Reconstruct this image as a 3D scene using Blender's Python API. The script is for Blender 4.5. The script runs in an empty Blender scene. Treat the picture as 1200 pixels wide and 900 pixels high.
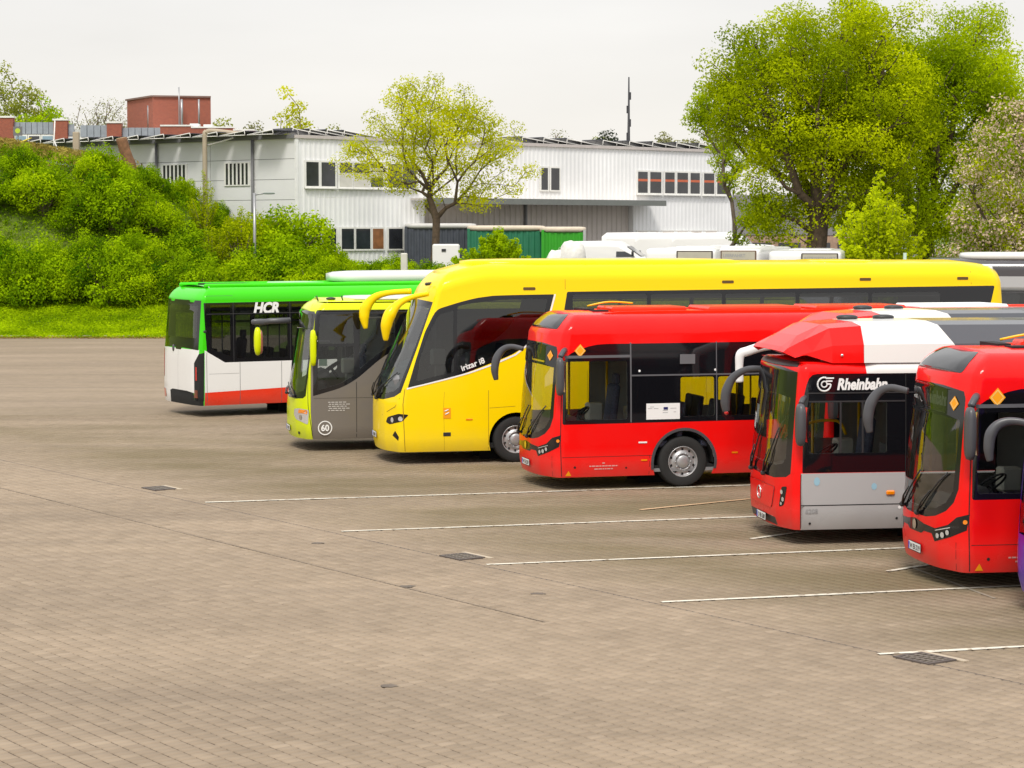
import bpy, bmesh, math, random, bisect
import numpy as np
from mathutils import Vector, Matrix, noise as mnoise
from mathutils.geometry import delaunay_2d_cdt
R_ = math.radians
PI = math.pi
scene = bpy.context.scene
COL = scene.collection

# ------------------------------------------------------------------ camera
cam_d = bpy.data.cameras.new("camera"); cam = bpy.data.objects.new("camera", cam_d); COL.objects.link(cam)
cam.location = (0, 0, 4.83); cam.rotation_euler = (PI/2 - math.atan(180/2600.0), 0, 0)
cam_d.sensor_width = 36; cam_d.lens = 78; cam_d.clip_start = 0.5; cam_d.clip_end = 6000
scene.camera = cam
scene.render.resolution_x = 1024; scene.render.resolution_y = 768
# ------------------------------------------------------------------ sky and sun
SUN_EL, SUN_AZ = R_(52), R_(188)      # azimuth from +Y clockwise: behind the camera, to its left
w = bpy.data.worlds.new("World"); scene.world = w; w.use_nodes = True
wn = w.node_tree.nodes; wl = w.node_tree.links; wn.clear()
wo = wn.new("ShaderNodeOutputWorld"); mx = wn.new("ShaderNodeMixShader")
b1 = wn.new("ShaderNodeBackground"); b2 = wn.new("ShaderNodeBackground")
sky = wn.new("ShaderNodeTexSky"); sky.sky_type = 'NISHITA'; sky.sun_disc = False
sky.sun_elevation = SUN_EL; sky.sun_rotation = SUN_AZ; sky.air_density = 1.0; sky.dust_density = 2.0
wl.new(sky.outputs[0], b1.inputs[0]); b1.inputs[1].default_value = 0.06
tc = wn.new("ShaderNodeTexCoord"); sx = wn.new("ShaderNodeSeparateXYZ"); wl.new(tc.outputs['Generated'], sx.inputs[0])
cr = wn.new("ShaderNodeValToRGB"); wl.new(sx.outputs[2], cr.inputs[0])
e = cr.color_ramp.elements
e[0].position = 0.0; e[0].color = (0.76, 0.725, 0.665, 1)
e[1].position = 1.0; e[1].color = (1.15, 1.16, 1.18, 1)
e2 = cr.color_ramp.elements.new(0.12); e2.color = (0.695, 0.685, 0.67, 1)
mp = wn.new("ShaderNodeMapping"); wl.new(tc.outputs['Generated'], mp.inputs[0]); mp.inputs['Scale'].default_value = (2.2, 2.2, 9)
nz = wn.new("ShaderNodeTexNoise"); nz.inputs['Scale'].default_value = 1.6; nz.inputs['Detail'].default_value = 5
wl.new(mp.outputs[0], nz.inputs['Vector'])
mr = wn.new("ShaderNodeMapRange"); wl.new(nz.outputs[0], mr.inputs[0]); mr.inputs[1].default_value = .3; mr.inputs[2].default_value = .7
mr.inputs[3].default_value = 0.93; mr.inputs[4].default_value = 1.06
vm = wn.new("ShaderNodeVectorMath"); vm.operation = 'SCALE'; wl.new(cr.outputs[0], vm.inputs[0]); wl.new(mr.outputs[0], vm.inputs['Scale'])
wl.new(vm.outputs[0], b2.inputs[0]); b2.inputs[1].default_value = 1.0
mx.inputs[0].default_value = 0.93
wl.new(b1.outputs[0], mx.inputs[1]); wl.new(b2.outputs[0], mx.inputs[2]); wl.new(mx.outputs[0], wo.inputs[0])
sun_d = bpy.data.lights.new("sun", 'SUN'); sun = bpy.data.objects.new("sun", sun_d); COL.objects.link(sun)
sun_d.energy = 1.8; sun_d.angle = R_(16); sun_d.color = (1.0, 0.95, 0.86)
dsun = Vector((math.sin(SUN_AZ)*math.cos(SUN_EL), math.cos(SUN_AZ)*math.cos(SUN_EL), math.sin(SUN_EL)))
sun.rotation_euler = dsun.to_track_quat('Z', 'Y').to_euler()
scene.view_settings.view_transform = 'Standard'; scene.view_settings.look = 'None'
scene.view_settings.exposure = 0.42; scene.view_settings.gamma = 1.0
scene.render.engine = 'CYCLES'
scene.cycles.max_bounces = 8; scene.cycles.transparent_max_bounces = 24

# ------------------------------------------------------------------ materials
MATS = {}
def nt(name):
    m = bpy.data.materials.new(name); m.use_nodes = True; n = m.node_tree.nodes; l = m.node_tree.links
    return m, n, l, n['Principled BSDF']
def mat(name, col, rough=0.5, metal=0.0, coat=0.0, spec=0.5, var=0.06, vscale=3.0, bump=0.0, bscale=40, emit=None):
    if name in MATS: return MATS[name]
    m, n, l, p = nt(name)
    g = n.new("ShaderNodeTexCoord")
    t = n.new("ShaderNodeTexNoise"); t.inputs['Scale'].default_value = vscale; t.inputs['Detail'].default_value = 4
    l.new(g.outputs['Object'], t.inputs['Vector'])
    c = n.new("ShaderNodeValToRGB"); l.new(t.outputs[0], c.inputs[0])
    c.color_ramp.elements[0].position = .3; c.color_ramp.elements[1].position = .7
    c.color_ramp.elements[0].color = tuple(x*(1-var) for x in col[:3])+(1,)
    c.color_ramp.elements[1].color = tuple(min(1, x*(1+var)) for x in col[:3])+(1,)
    l.new(c.outputs[0], p.inputs['Base Color'])
    p.inputs['Roughness'].default_value = rough; p.inputs['Metallic'].default_value = metal
    p.inputs['Coat Weight'].default_value = coat; p.inputs['Coat Roughness'].default_value = 0.06
    p.inputs['Specular IOR Level'].default_value = spec
    if bump:
        t2 = n.new("ShaderNodeTexNoise"); t2.inputs['Scale'].default_value = bscale; l.new(g.outputs['Object'], t2.inputs['Vector'])
        b = n.new("ShaderNodeBump"); b.inputs['Strength'].default_value = bump; l.new(t2.outputs[0], b.inputs['Height']); l.new(b.outputs[0], p.inputs['Normal'])
    if emit:
        p.inputs['Emission Color'].default_value = (*emit[:3], 1); p.inputs['Emission Strength'].default_value = emit[3]
    MATS[name] = m; return m
def paint(name, col):
    """vehicle paint: clear coat with a little road dust low on the body"""
    if name in MATS: return MATS[name]
    m, n, l, p = nt(name)
    g = n.new("ShaderNodeTexCoord"); s = n.new("ShaderNodeSeparateXYZ"); l.new(g.outputs['Object'], s.inputs[0])
    mr = n.new("ShaderNodeMapRange"); l.new(s.outputs[2], mr.inputs[0]); mr.inputs[1].default_value = 0.80; mr.inputs[2].default_value = .22
    mr.inputs[3].default_value = 0.04; mr.inputs[4].default_value = .42
    t = n.new("ShaderNodeTexNoise"); t.inputs['Scale'].default_value = 2.5; t.inputs['Detail'].default_value = 7; l.new(g.outputs['Object'], t.inputs['Vector'])
    mu = n.new("ShaderNodeMath"); mu.operation = 'MULTIPLY'; l.new(mr.outputs[0], mu.inputs[0]); l.new(t.outputs[0], mu.inputs[1])
    mi = n.new("ShaderNodeMix"); mi.data_type = 'RGBA'; l.new(mu.outputs[0], mi.inputs[0])
    mi.inputs[6].default_value = (*col, 1); mi.inputs[7].default_value = (.22, .18, .14, 1)
    l.new(mi.outputs[2], p.inputs['Base Color'])
    p.inputs['Roughness'].default_value = .38; p.inputs['Specular IOR Level'].default_value = .05
    p.inputs['Coat Weight'].default_value = .5; p.inputs['Coat IOR'].default_value = 1.45; p.inputs['Coat Roughness'].default_value = .05
    r = n.new("ShaderNodeMapRange"); l.new(mu.outputs[0], r.inputs[0]); r.inputs[1].default_value = 0; r.inputs[2].default_value = .12
    r.inputs[3].default_value = .04; r.inputs[4].default_value = .3; l.new(r.outputs[0], p.inputs['Coat Roughness'])
    t3 = n.new("ShaderNodeTexNoise"); t3.inputs['Scale'].default_value = 1.7; t3.inputs['Detail'].default_value = 2; l.new(g.outputs['Object'], t3.inputs['Vector'])
    bp = n.new("ShaderNodeBump"); bp.inputs['Strength'].default_value = .5; bp.inputs['Distance'].default_value = .012; l.new(t3.outputs[0], bp.inputs['Height']); l.new(bp.outputs[0], p.inputs['Coat Normal'])
    MATS[name] = m; return m
def glass(name, tint, refl=1.0, ior=1.5):
    if name in MATS: return MATS[name]
    m = bpy.data.materials.new(name); m.use_nodes = True; n = m.node_tree.nodes; l = m.node_tree.links; n.clear()
    o = n.new("ShaderNodeOutputMaterial"); mi = n.new("ShaderNodeMixShader"); tr = n.new("ShaderNodeBsdfTransparent")
    gl = n.new("ShaderNodeBsdfGlossy"); fr = n.new("ShaderNodeFresnel"); fr.inputs[0].default_value = ior
    tr.inputs[0].default_value = (*tint, 1); gl.inputs['Roughness'].default_value = .015
    gl.inputs[0].default_value = (refl, refl, refl, 1)
    l.new(fr.outputs[0], mi.inputs[0]); l.new(tr.outputs[0], mi.inputs[1]); l.new(gl.outputs[0], mi.inputs[2]); l.new(mi.outputs[0], o.inputs[0])
    MATS[name] = m; return m
M = dict(
 red=paint("red_paint", (.90, .003, .003)), yellow=paint("yellow_paint", (.98, .70, .0)), lime=paint("lime_paint", (.66, .76, .0)),
 green=paint("green_paint", (.05, .62, .004)), white=paint("white_paint", (.80, .79, .77)), taupe=paint("taupe_paint", (.185, .165, .145)),
 silver=paint("silver_paint", (.42, .42, .43)), greypod=paint("dark_grey_paint", (.10, .105, .12)), purple=paint("violet_paint", (.10, .02, .42)),
 vermilion=paint("vermilion_paint", (.80, .035, .008)),
 frit=mat("black_glazing", (.006, .006, .008), .06, coat=.0, spec=.6, var=0), blackp=mat("black_plastic", (.025, .025, .027), .45, bump=.1),
 greyp=mat("grey_plastic", (.07, .07, .078), .35, bump=.05), trim=mat("grey_aluminium_trim", (.35, .35, .36), .35, metal=.6),
 dark=mat("underbody_dark", (.012, .012, .012), .9), lining=mat("interior_lining", (.55, .55, .53), .7), rubber=mat("tyre_rubber", (.018, .018, .018), .8, bump=.2),
 rim=mat("wheel_rim_silver", (.45, .45, .46), .35, metal=.5), chrome=mat("chrome", (.8, .8, .8), .1, metal=1.0),
 glass=glass("tinted_side_glass", (.68, .71, .70)), wglass=glass("windscreen_glass", (.90, .94, .92), ior=1.85), dglass=glass("dark_tinted_glass", (.26, .27, .29), ior=1.75),
 lens=mat("headlamp_lens", (.75, .77, .8), .08, metal=.6, coat=1), amber=mat("amber_lens", (.9, .25, .0), .2, coat=1), redlens=mat("red_lens", (.6, .01, .01), .15, coat=1),
 whitep=mat("white_print", (.85, .85, .85), .5, var=0), greypr=mat("grey_print", (.30, .30, .31), .5, var=0), yhand=mat("yellow_handrail", (.85, .50, .0), .3),
 seat=mat("seat_fabric", (.10, .11, .17), .9, var=.3, vscale=30), seatred=mat("seat_fabric_red", (.30, .02, .02), .9, var=.2, vscale=30), orange=mat("orange_print", (.9, .35, .0), .5, var=0), blue=mat("dark_blue_print", (.01, .015, .12), .5, var=0),
 plate=mat("number_plate_white", (.8, .8, .78), .4), blackpr=mat("black_print", (.01, .01, .01), .5, var=0), cyan=mat("pale_blue_print", (.30, .50, .62), .5, var=0),
)

# ------------------------------------------------------------------ mesh helpers
def link(name, me, parent=None, mats=(), label=None):
    o = bpy.data.objects.new(name, me); COL.objects.link(o)
    for mm in mats: me.materials.append(mm)
    if parent: o.parent = parent
    if label: o['label'] = label
    return o
def tag(o, label, cat, group=None):
    o['label'] = label; o['category'] = cat
    if group: o['group'] = group
    return o
def empty(name, loc=(0, 0, 0), rz=0, parent=None):
    o = bpy.data.objects.new(name, None); COL.objects.link(o); o.location = loc; o.rotation_euler = (0, 0, rz); o.empty_display_size = .3
    if parent: o.parent = parent
    return o
class MB:
    """collects geometry, material index per face"""
    def __init__(s): s.v = []; s.f = []; s.m = []; s.sm = []
    def add(s, vs, fs, m=0, smooth=False):
        o = len(s.v); s.v += [tuple(v) for v in vs]; s.f += [tuple(i+o for i in f) for f in fs]
        s.m += [m]*len(fs); s.sm += [smooth]*len(fs); return s
    def box(s, c, d, m=0, rot=None, bev=0.0):
        x, y, z = d[0]/2, d[1]/2, d[2]/2
        if bev <= 0:
            vs = [Vector((a*x, b*y, cc*z)) for a in (-1, 1) for b in (-1, 1) for cc in (-1, 1)]
            fs = [(0, 1, 3, 2), (4, 6, 7, 5), (0, 4, 5, 1), (2, 3, 7, 6), (0, 2, 6, 4), (1, 5, 7, 3)]
        else:
            bev = min(bev, x*.95, y*.95, z*.95)
            vs = []; idx = {}
            for a in (-1, 1):
                for b in (-1, 1):
                    for cc in (-1, 1):
                        for k, (bx, by, bz) in enumerate(((0, 1, 1), (1, 0, 1), (1, 1, 0))):
                            idx[(a, b, cc, k)] = len(vs); vs.append(Vector((a*(x-bev*bx), b*(y-bev*by), cc*(z-bev*bz))))
            fs = []
            for a in (-1, 1):
                q = [idx[(a, b, cc, 0)] for b, cc in ((-1, -1), (1, -1), (1, 1), (-1, 1))]; fs.append(q if a > 0 else q[::-1])
                q = [idx[(b, a, cc, 1)] for b, cc in ((-1, -1), (1, -1), (1, 1), (-1, 1))]; fs.append(q[::-1] if a > 0 else q)
                q = [idx[(b, cc, a, 2)] for b, cc in ((-1, -1), (1, -1), (1, 1), (-1, 1))]; fs.append(q if a > 0 else q[::-1])
            for a in (-1, 1):
                for b in (-1, 1):
                    q = [idx[(a, b, -1, 0)], idx[(a, b, 1, 0)], idx[(a, b, 1, 1)], idx[(a, b, -1, 1)]]; fs.append(q if a*b < 0 else q[::-1])
                    q = [idx[(a, -1, b, 0)], idx[(a, 1, b, 0)], idx[(a, 1, b, 2)], idx[(a, -1, b, 2)]]; fs.append(q if a*b > 0 else q[::-1])
                    q = [idx[(-1, a, b, 1)], idx[(1, a, b, 1)], idx[(1, a, b, 2)], idx[(-1, a, b, 2)]]; fs.append(q if a*b < 0 else q[::-1])
            for a in (-1, 1):
                for b in (-1, 1):
                    for cc in (-1, 1):
                        q = [idx[(a, b, cc, 0)], idx[(a, b, cc, 1)], idx[(a, b, cc, 2)]]; fs.append(q if a*b*cc > 0 else q[::-1])
        if rot is not None: vs = [rot @ v for v in vs]
        c = Vector(c); return s.add([v+c for v in vs], fs, m)
    def tube(s, pts, r, m=0, n=8, caps=True, flat=1.0, smooth=True):
        pts = [Vector(p) for p in pts]; rs = r if isinstance(r, (list, tuple)) else [r]*len(pts)
        vs = []; fs = []; up = Vector((0, 0, 1)); prev = None
        for i, p in enumerate(pts):
            t = (pts[min(i+1, len(pts)-1)]-pts[max(i-1, 0)]).normalized()
            if prev is None:
                a = t.cross(up if abs(t.z) < .95 else Vector((1, 0, 0))).normalized()
            else:
                a = (prev - t*prev.dot(t)).normalized()
            prev = a; b = t.cross(a)
            for k in range(n):
                th = 2*PI*k/n; vs.append(p + a*math.cos(th)*rs[i] + b*math.sin(th)*rs[i]*flat)
        for i in range(len(pts)-1):
            for k in range(n):
                fs.append((i*n+k, i*n+(k+1) % n, (i+1)*n+(k+1) % n, (i+1)*n+k))
        if caps: fs.append(tuple(range(n))[::-1]); fs.append(tuple((len(pts)-1)*n+k for k in range(n)))
        return s.add(vs, fs, m, smooth)
    def lathe(s, prof, n=28, m=0, axis='y', c=(0, 0, 0), smooth=True):
        vs = []; fs = []; c = Vector(c)
        for (r, h) in prof:
            for k in range(n):
                a = 2*PI*k/n; q = (r*math.cos(a), h, r*math.sin(a)) if axis == 'y' else (r*math.cos(a), r*math.sin(a), h)
                vs.append(Vector(q)+c)
        for i in range(len(prof)-1):
            for k in range(n): fs.append((i*n+k, i*n+(k+1) % n, (i+1)*n+(k+1) % n, (i+1)*n+k))
        return s.add(vs, fs, m, smooth)
    def sell(s, c, d, e=3.0, m=0, n=14, rot=None):
        """superellipsoid: a rounded box"""
        vs = []; fs = []; N = n; K = n//2
        def pw(x, q): return math.copysign(abs(x)**q, x)
        for i in range(K+1):
            ph = -PI/2 + PI*i/K
            for k in range(N):
                th = 2*PI*k/N; q = 2.0/e
                v = Vector((d[0]/2*pw(math.cos(ph), q)*pw(math.cos(th), q), d[1]/2*pw(math.cos(ph), q)*pw(math.sin(th), q), d[2]/2*pw(math.sin(ph), q)))
                if rot is not None: v = rot @ v
                vs.append(v+Vector(c))
        for i in range(K):
            for k in range(N): fs.append((i*N+k, i*N+(k+1) % N, (i+1)*N+(k+1) % N, (i+1)*N+k))
        return s.add(vs, fs, m, True)
    def mesh(s, name, mats):
        me = bpy.data.meshes.new(name); me.from_pydata(s.v, [], s.f)
        for mm in mats: me.materials.append(mm)
        me.polygons.foreach_set('material_index', s.m); me.polygons.foreach_set('use_smooth', s.sm); me.update(); return me
    def build(s, name, mats, parent=None, label=None):
        if not isinstance(mats, (list, tuple)): mats = [mats]
        return link(name, s.mesh(name, mats), parent, (), label)
def text(parent, name, body, size, loc, rot, m, shear=0, bold=0, ext=.001, align='LEFT', xs=1.0):
    cu = bpy.data.curves.new(name, 'FONT'); cu.body = body; cu.size = size; cu.shear = shear; cu.offset = bold; cu.extrude = ext
    cu.align_x = align; cu.resolution_u = 3
    t = bpy.data.objects.new(name+"_tmp", cu); COL.objects.link(t)
    dg = bpy.context.evaluated_depsgraph_get(); me = bpy.data.meshes.new_from_object(t.evaluated_get(dg)); me.name = name
    bpy.data.objects.remove(t); bpy.data.curves.remove(cu)
    me.materials.clear(); o = link(name, me, parent, [m]); o.location = loc; o.rotation_euler = rot; o.scale = (xs, 1, 1); return o
def arcpts(pts, n=10):
    """Catmull-Rom through points"""
    P = [Vector(p) for p in pts]; out = []
    for i in range(len(P)-1):
        a = P[max(i-1, 0)]; b = P[i]; c = P[i+1]; d = P[min(i+2, len(P)-1)]
        for k in range(n):
            t = k/n; out.append(.5*((2*b)+(c-a)*t+(2*a-5*b+4*c-d)*t*t+(3*b-a-3*c+d)*t**3))
    out.append(P[-1]); return out
def lerp_tab(tab, x):
    if x <= tab[0][0]: return tab[0][1]
    for (a, b), (c, d) in zip(tab, tab[1:]):
        if x <= c:
            t = (x-a)/(c-a); t = t*t*(3-2*t) if False else t
            return b+(d-b)*t
    return tab[-1][1]
def rpoly(pts, r=.06, n=3):
    """round the corners of a polygon"""
    out = []; N = len(pts)
    for i in range(N):
        p0 = Vector(pts[i-1][:2]); p = Vector(pts[i][:2]); p1 = Vector(pts[(i+1) % N][:2])
        rr = pts[i][2] if len(pts[i]) > 2 else r
        a = (p0-p); b = (p1-p); la = a.length; lb = b.length
        rr = min(rr, la*.45, lb*.45)
        if rr < .004: out.append((p.x, p.y)); continue
        A = p+a/la*rr; B = p+b/lb*rr
        for k in range(n+1):
            t = k/n; q = A*(1-t)**2 + p*2*t*(1-t) + B*t*t; out.append((q.x, q.y))
    return out
def inpoly(x, y, poly):
    c = False; j = len(poly)-1
    for i in range(len(poly)):
        xi, yi = poly[i]; xj, yj = poly[j]
        if (yi > y) != (yj > y) and x < (xj-xi)*(y-yi)/(yj-yi)+xi: c = not c
        j = i
    return c

# ------------------------------------------------------------------ vehicle shell
class Shell:
    """vehicle skin unfolded to (s, v): s runs along the plan outline from the front centre (+ near side), v runs up the section"""
    def __init__(s, L=12, W=2.55, D=.4, n=3.4, bulge=.06, rr=.22, ze=2.8, R=.4, tum=.05, v0=.24, rake=((0, 0), (5, 0)), g0=.5, g1=1.2, drop=None, crown=.05):
        s.L, s.W, s.ze, s.R, s.tum, s.v0, s.rake_t, s.g0, s.g1, s.drop, s.crown, s.D = L, W, ze, R, tum, v0, rake, g0, g1, drop, crown, D
        pts = []; N = 240
        for i in range(N+1):
            u = i/N; t = (u**1.8 if u < .5 else 1-(1-u)**1.8) ; t = t*PI/2 if True else 0
            c = max(0, math.cos(t)); sn = max(0, math.sin(t))
            y = -W/2*sn**(2/n); x = D*(1-c**(2/n)); pts.append((x*(1-bulge/D)+bulge*(y/(W/2))**2, y))
        pts.append((L-rr, -W/2))
        for i in range(1, 13):
            a = PI/2*i/12; pts.append((L-rr+rr*math.sin(a), -W/2+rr*(1-math.cos(a))))
        pts.append((L, 0))
        q = [pts[0]]
        for p in pts[1:]:
            if math.hypot(p[0]-q[-1][0], p[1]-q[-1][1]) > 1e-4: q.append(p)
        ss = [0]
        for a, b in zip(q, q[1:]): ss.append(ss[-1]+math.hypot(b[0]-a[0], b[1]-a[1]))
        s.q, s.ss = q, ss; s.S = ss[-1]; s.SD = s.SX(D+.001) if True else 0
        s.vtop = ze+1.3*R
    def SX(s, x):
        for i in range(1, len(s.q)):
            if s.q[i][0] >= x:
                a, b = s.q[i-1][0], s.q[i][0]; t = (x-a)/(b-a) if b > a else 0
                return s.ss[i-1]+(s.ss[i]-s.ss[i-1])*t
        return s.ss[-1]
    def SY(s, y):
        """front point at lateral |y|"""
        sg = -1 if y > 0 else 1; y = -abs(y)
        for i in range(1, len(s.q)):
            if s.q[i][1] <= y:
                a, b = s.q[i-1][1], s.q[i][1]; t = (y-a)/(b-a) if b != a else 0
                return sg*(s.ss[i-1]+(s.ss[i]-s.ss[i-1])*t)
        return sg*s.SD
    def g(s, x):
        t = min(1, max(0, (x-s.g0)/(s.g1-s.g0))); return 1-t*t*(3-2*t)
    def SXZ(s, x, z):
        """s of the point that ends up at true x at height z (undoes the rake)"""
        r = lerp_tab(s.rake_t, z); b = x
        for _ in range(30): b = .5*b+.5*(x-r*s.g(b))
        return s.SX(max(b, 0.0))
    def plan(s, a):
        sg = 1 if a >= 0 else -1; a = min(abs(a), s.S-1e-6)
        i = min(max(bisect.bisect_right(s.ss, a)-1, 0), len(s.q)-2)
        (x0, y0), (x1, y1) = s.q[i], s.q[i+1]; l = s.ss[i+1]-s.ss[i]; t = (a-s.ss[i])/l
        i0 = max(i-1, 0); i1 = min(i+2, len(s.q)-1)
        tx, ty = (x1-x0)/l, (y1-y0)/l
        return x0+(x1-x0)*t, (y0+(y1-y0)*t)*sg, ty, -tx*sg
    def raw(s, a, v):
        x, y, nx, ny = s.plan(a)
        if v <= s.ze:
            z = v; ins = s.tum*max(0, (v-1.2)/(s.ze-1.2))**1.6
            if v < .55: ins += .05*((.55-v)/.3)**2
        else:
            th = (v-s.ze)/s.R; ins = s.tum+s.R*(1-math.cos(th)); z = s.ze+s.R*math.sin(th)
        yy = y*(1-ins/(s.W/2)) if abs(y) < s.W/2 else y-math.copysign(ins, y)
        # inset along x only near the ends
        ex = min(1, max(0, (s.D*1.1-x)/(s.D*1.1))); er = min(1, max(0, (x-(s.L-.25))/.25))
        xx = x+ins*ex-ins*er
        xx += lerp_tab(s.rake_t, v if v <= s.ze else s.ze+(v-s.ze))*s.g(x)
        if s.drop: z -= s.drop(xx)*max(0, min(1, (v-1.6)/(s.ze-1.6)))**1.3
        return Vector((xx, yy, z))
    def pt(s, a, v, off=0.0, nrm=False):
        p = s.raw(a, v)
        if off == 0 and not nrm: return p
        h = .012; v1 = min(v+h, s.vtop); v0 = max(v-h, s.v0)
        ds = s.raw(a+h, v)-s.raw(a-h, v); dv = s.raw(a, v1)-s.raw(a, v0)
        n = ds.cross(dv); n = n.normalized() if n.length > 1e-9 else Vector((0, 0, 1))
        return (p+n*off, n) if nrm else p+n*off
    def grid(s, fs=.08, side=.6, vs=.3, gz=None):
        S = []; a = 0
        while a < s.SD+.1: S.append(a); a += fs
        xg = s.SX(s.g1) if s.g1 > s.D+.1 else a
        while a < xg: S.append(a); a += .2
        e = s.S-s.W/2-.1
        while a < e: S.append(a); a += side
        k = s.S-s.W/2-.02
        for j in range(7): S.append(k+j*.07)
        S.append(s.S-.5); S.append(s.S)
        V = [s.v0, .4, .55]; v = .55+vs
        while v < s.ze-.05: V.append(v); v += vs
        for j in range(8): V.append(s.ze+(s.vtop-s.ze)*j/7)
        return sorted(set([round(x, 4) for x in S]+[-round(x, 4) for x in S])), V
    def build(s, parent, regions, bodymats, fs=.08, side=.6, vs=.3, lining=True, roofmat=0):
        """regions: dicts o(object key or 'body'), p(polygon in s,v), m(material), off; later ones win"""
        GS, GV = s.grid(fs, side, vs)
        verts = []; edges = []
        S0, S1, V0, V1 = -s.S, s.S, s.v0, s.vtop
        for a in GS:
            for v in GV: verts.append(Vector((a, v)))
        for reg in regions:
            o = len(verts); P = reg['p']
            for (a, v) in P: verts.append(Vector((min(max(a, S0), S1), min(max(v, V0), V1))))
            edges += [(o+i, o+(i+1) % len(P)) for i in range(len(P))]
        vo, eo, fo, _, _, _ = delaunay_2d_cdt(verts, edges, [], 0, 1e-5)
        bb = [(min(p[0] for p in r['p']), max(p[0] for p in r['p']), min(p[1] for p in r['p']), max(p[1] for p in r['p'])) for r in regions]
        groups = {}; lin = []
        for f in fo:
            cx = sum(vo[i].x for i in f)/3; cy = sum(vo[i].y for i in f)/3
            k = -1
            for j in range(len(regions)-1, -1, -1):
                b = bb[j]
                if b[0] <= cx <= b[1] and b[2] <= cy <= b[3] and inpoly(cx, cy, regions[j]['p']): k = j; break
            if k < 0: key, m, off = 'body', bodymats, 0.0
            else:
                r = regions[k]; key, m, off = r.get('o', 'body'), r['m'], r.get('off', 0.0)
            if m is None: continue
            groups.setdefault(key, []).append((f, m, off, k))
            if m not in (M['glass'], M['wglass'], M['dglass'], MATS.get('dim_side_glass'), MATS.get('green_windscreen')): lin.append(f)
        out = {}
        for key, L in groups.items():
            idx = {}; V = []; N = []; F = []; MI = []; mats = []
            for (f, m, off, k) in L:
                if m not in mats: mats.append(m)
                tri = []
                for i in f:
                    kk = (i, off)
                    if kk not in idx:
                        p, n = s.pt(vo[i].x, vo[i].y, off, True); idx[kk] = len(V); V.append(p); N.append(n)
                    tri.append(idx[kk])
                F.append(tri); MI.append(mats.index(m))
            if key == 'body':   # roof cap
                A = [a for a in GS if a >= 0]; K = 6; rows = []
                if roofmat not in mats and roofmat: mats.append(roofmat)
                mi = mats.index(roofmat) if roofmat else 0
                for a in A:
                    p = s.raw(a, s.vtop); q = s.raw(-a, s.vtop); row = []
                    for j in range(K+1):
                        t = j/K; c = p.lerp(q, t); c.z += s.crown*(1-(2*t-1)**2); row.append(len(V)); V.append(c); N.append(Vector((0, (1-2*t)*-.12, 1)).normalized())
                    rows.append(row)
                for r0, r1 in zip(rows, rows[1:]):
                    for j in range(K): F.append((r0[j], r1[j], r1[j+1], r0[j+1])); MI.append(mi)
            me = bpy.data.meshes.new(key.split('#')[0]); me.from_pydata(V, [], F)
            # make faces point outwards
            me.polygons.foreach_set('use_smooth', [True]*len(F)); me.polygons.foreach_set('material_index', MI)
            for mm in mats: me.materials.append(mm)
            me.update(); me.normals_split_custom_set_from_vertices(N)
            out[key] = link(key.split('#')[0], me, parent)
        if lining:
            idx = {}; V = []; F = []
            for f in lin:
                if max(vo[i].y for i in f) > s.vtop-.001 and min(vo[i].y for i in f) > s.vtop-.2: pass
                if min(vo[i].y for i in f) < .5: continue
                tri = []
                for i in f:
                    if i not in idx: idx[i] = len(V); V.append(s.pt(vo[i].x, vo[i].y, -.05))
                    tri.append(idx[i])
                F.append(tri)
            me = bpy.data.meshes.new('interior_lining'); me.from_pydata(V, [], F); me.update(); link('interior_lining', me, parent, [M['lining']])
        return out
    def ribbon(s, mb, pts, w=.014, off=.002, m=0, step=.15):
        for (a0, v0), (a1, v1) in zip(pts, pts[1:]):
            d = math.hypot(a1-a0, v1-v0)
            if d < 1e-5: continue
            n = max(1, int(d/step)); px, py = -(v1-v0)/d*w/2, (a1-a0)/d*w/2
            vs = []
            for i in range(n+1):
                t = i/n; a = a0+(a1-a0)*t; v = v0+(v1-v0)*t
                vs.append(s.pt(a+px, v+py, off)); vs.append(s.pt(a-px, v-py, off))
            mb.add(vs, [(2*i, 2*i+1, 2*i+3, 2*i+2) for i in range(n)], m)
    def patch(s, mb, poly, off=.01, m=0):
        """small flat patch following the skin, fan from its centre"""
        c = (sum(p[0] for p in poly)/len(poly), sum(p[1] for p in poly)/len(poly))
        vs = [s.pt(c[0], c[1], off)]+[s.pt(a, v, off) for a, v in poly]; n = len(poly)
        mb.add(vs, [(0, 1+i, 1+(i+1) % n) for i in range(n)], m)
def mir(poly): return [(-a, v) for a, v in poly][::-1]
def circ(a, v, r, n=16, ry=None): return [(a+r*math.cos(2*PI*i/n), v+(ry or r)*math.sin(2*PI*i/n)) for i in range(n)]
def archp(sh, xw, r, zc=.48, v0=None):
    v0 = sh.v0 if v0 is None else v0; sc = sh.SX(xw); a0 = math.asin(max(-1, (v0-zc)/r)); n = 22; P = []
    for i in range(n+1):
        a = a0+(PI-2*a0)*i/n; P.append((sc+r*math.cos(a), zc+r*math.sin(a)))
    P[0] = (P[0][0], v0); P[-1] = (P[-1][0], v0); return P
_wheel = {}
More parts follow.
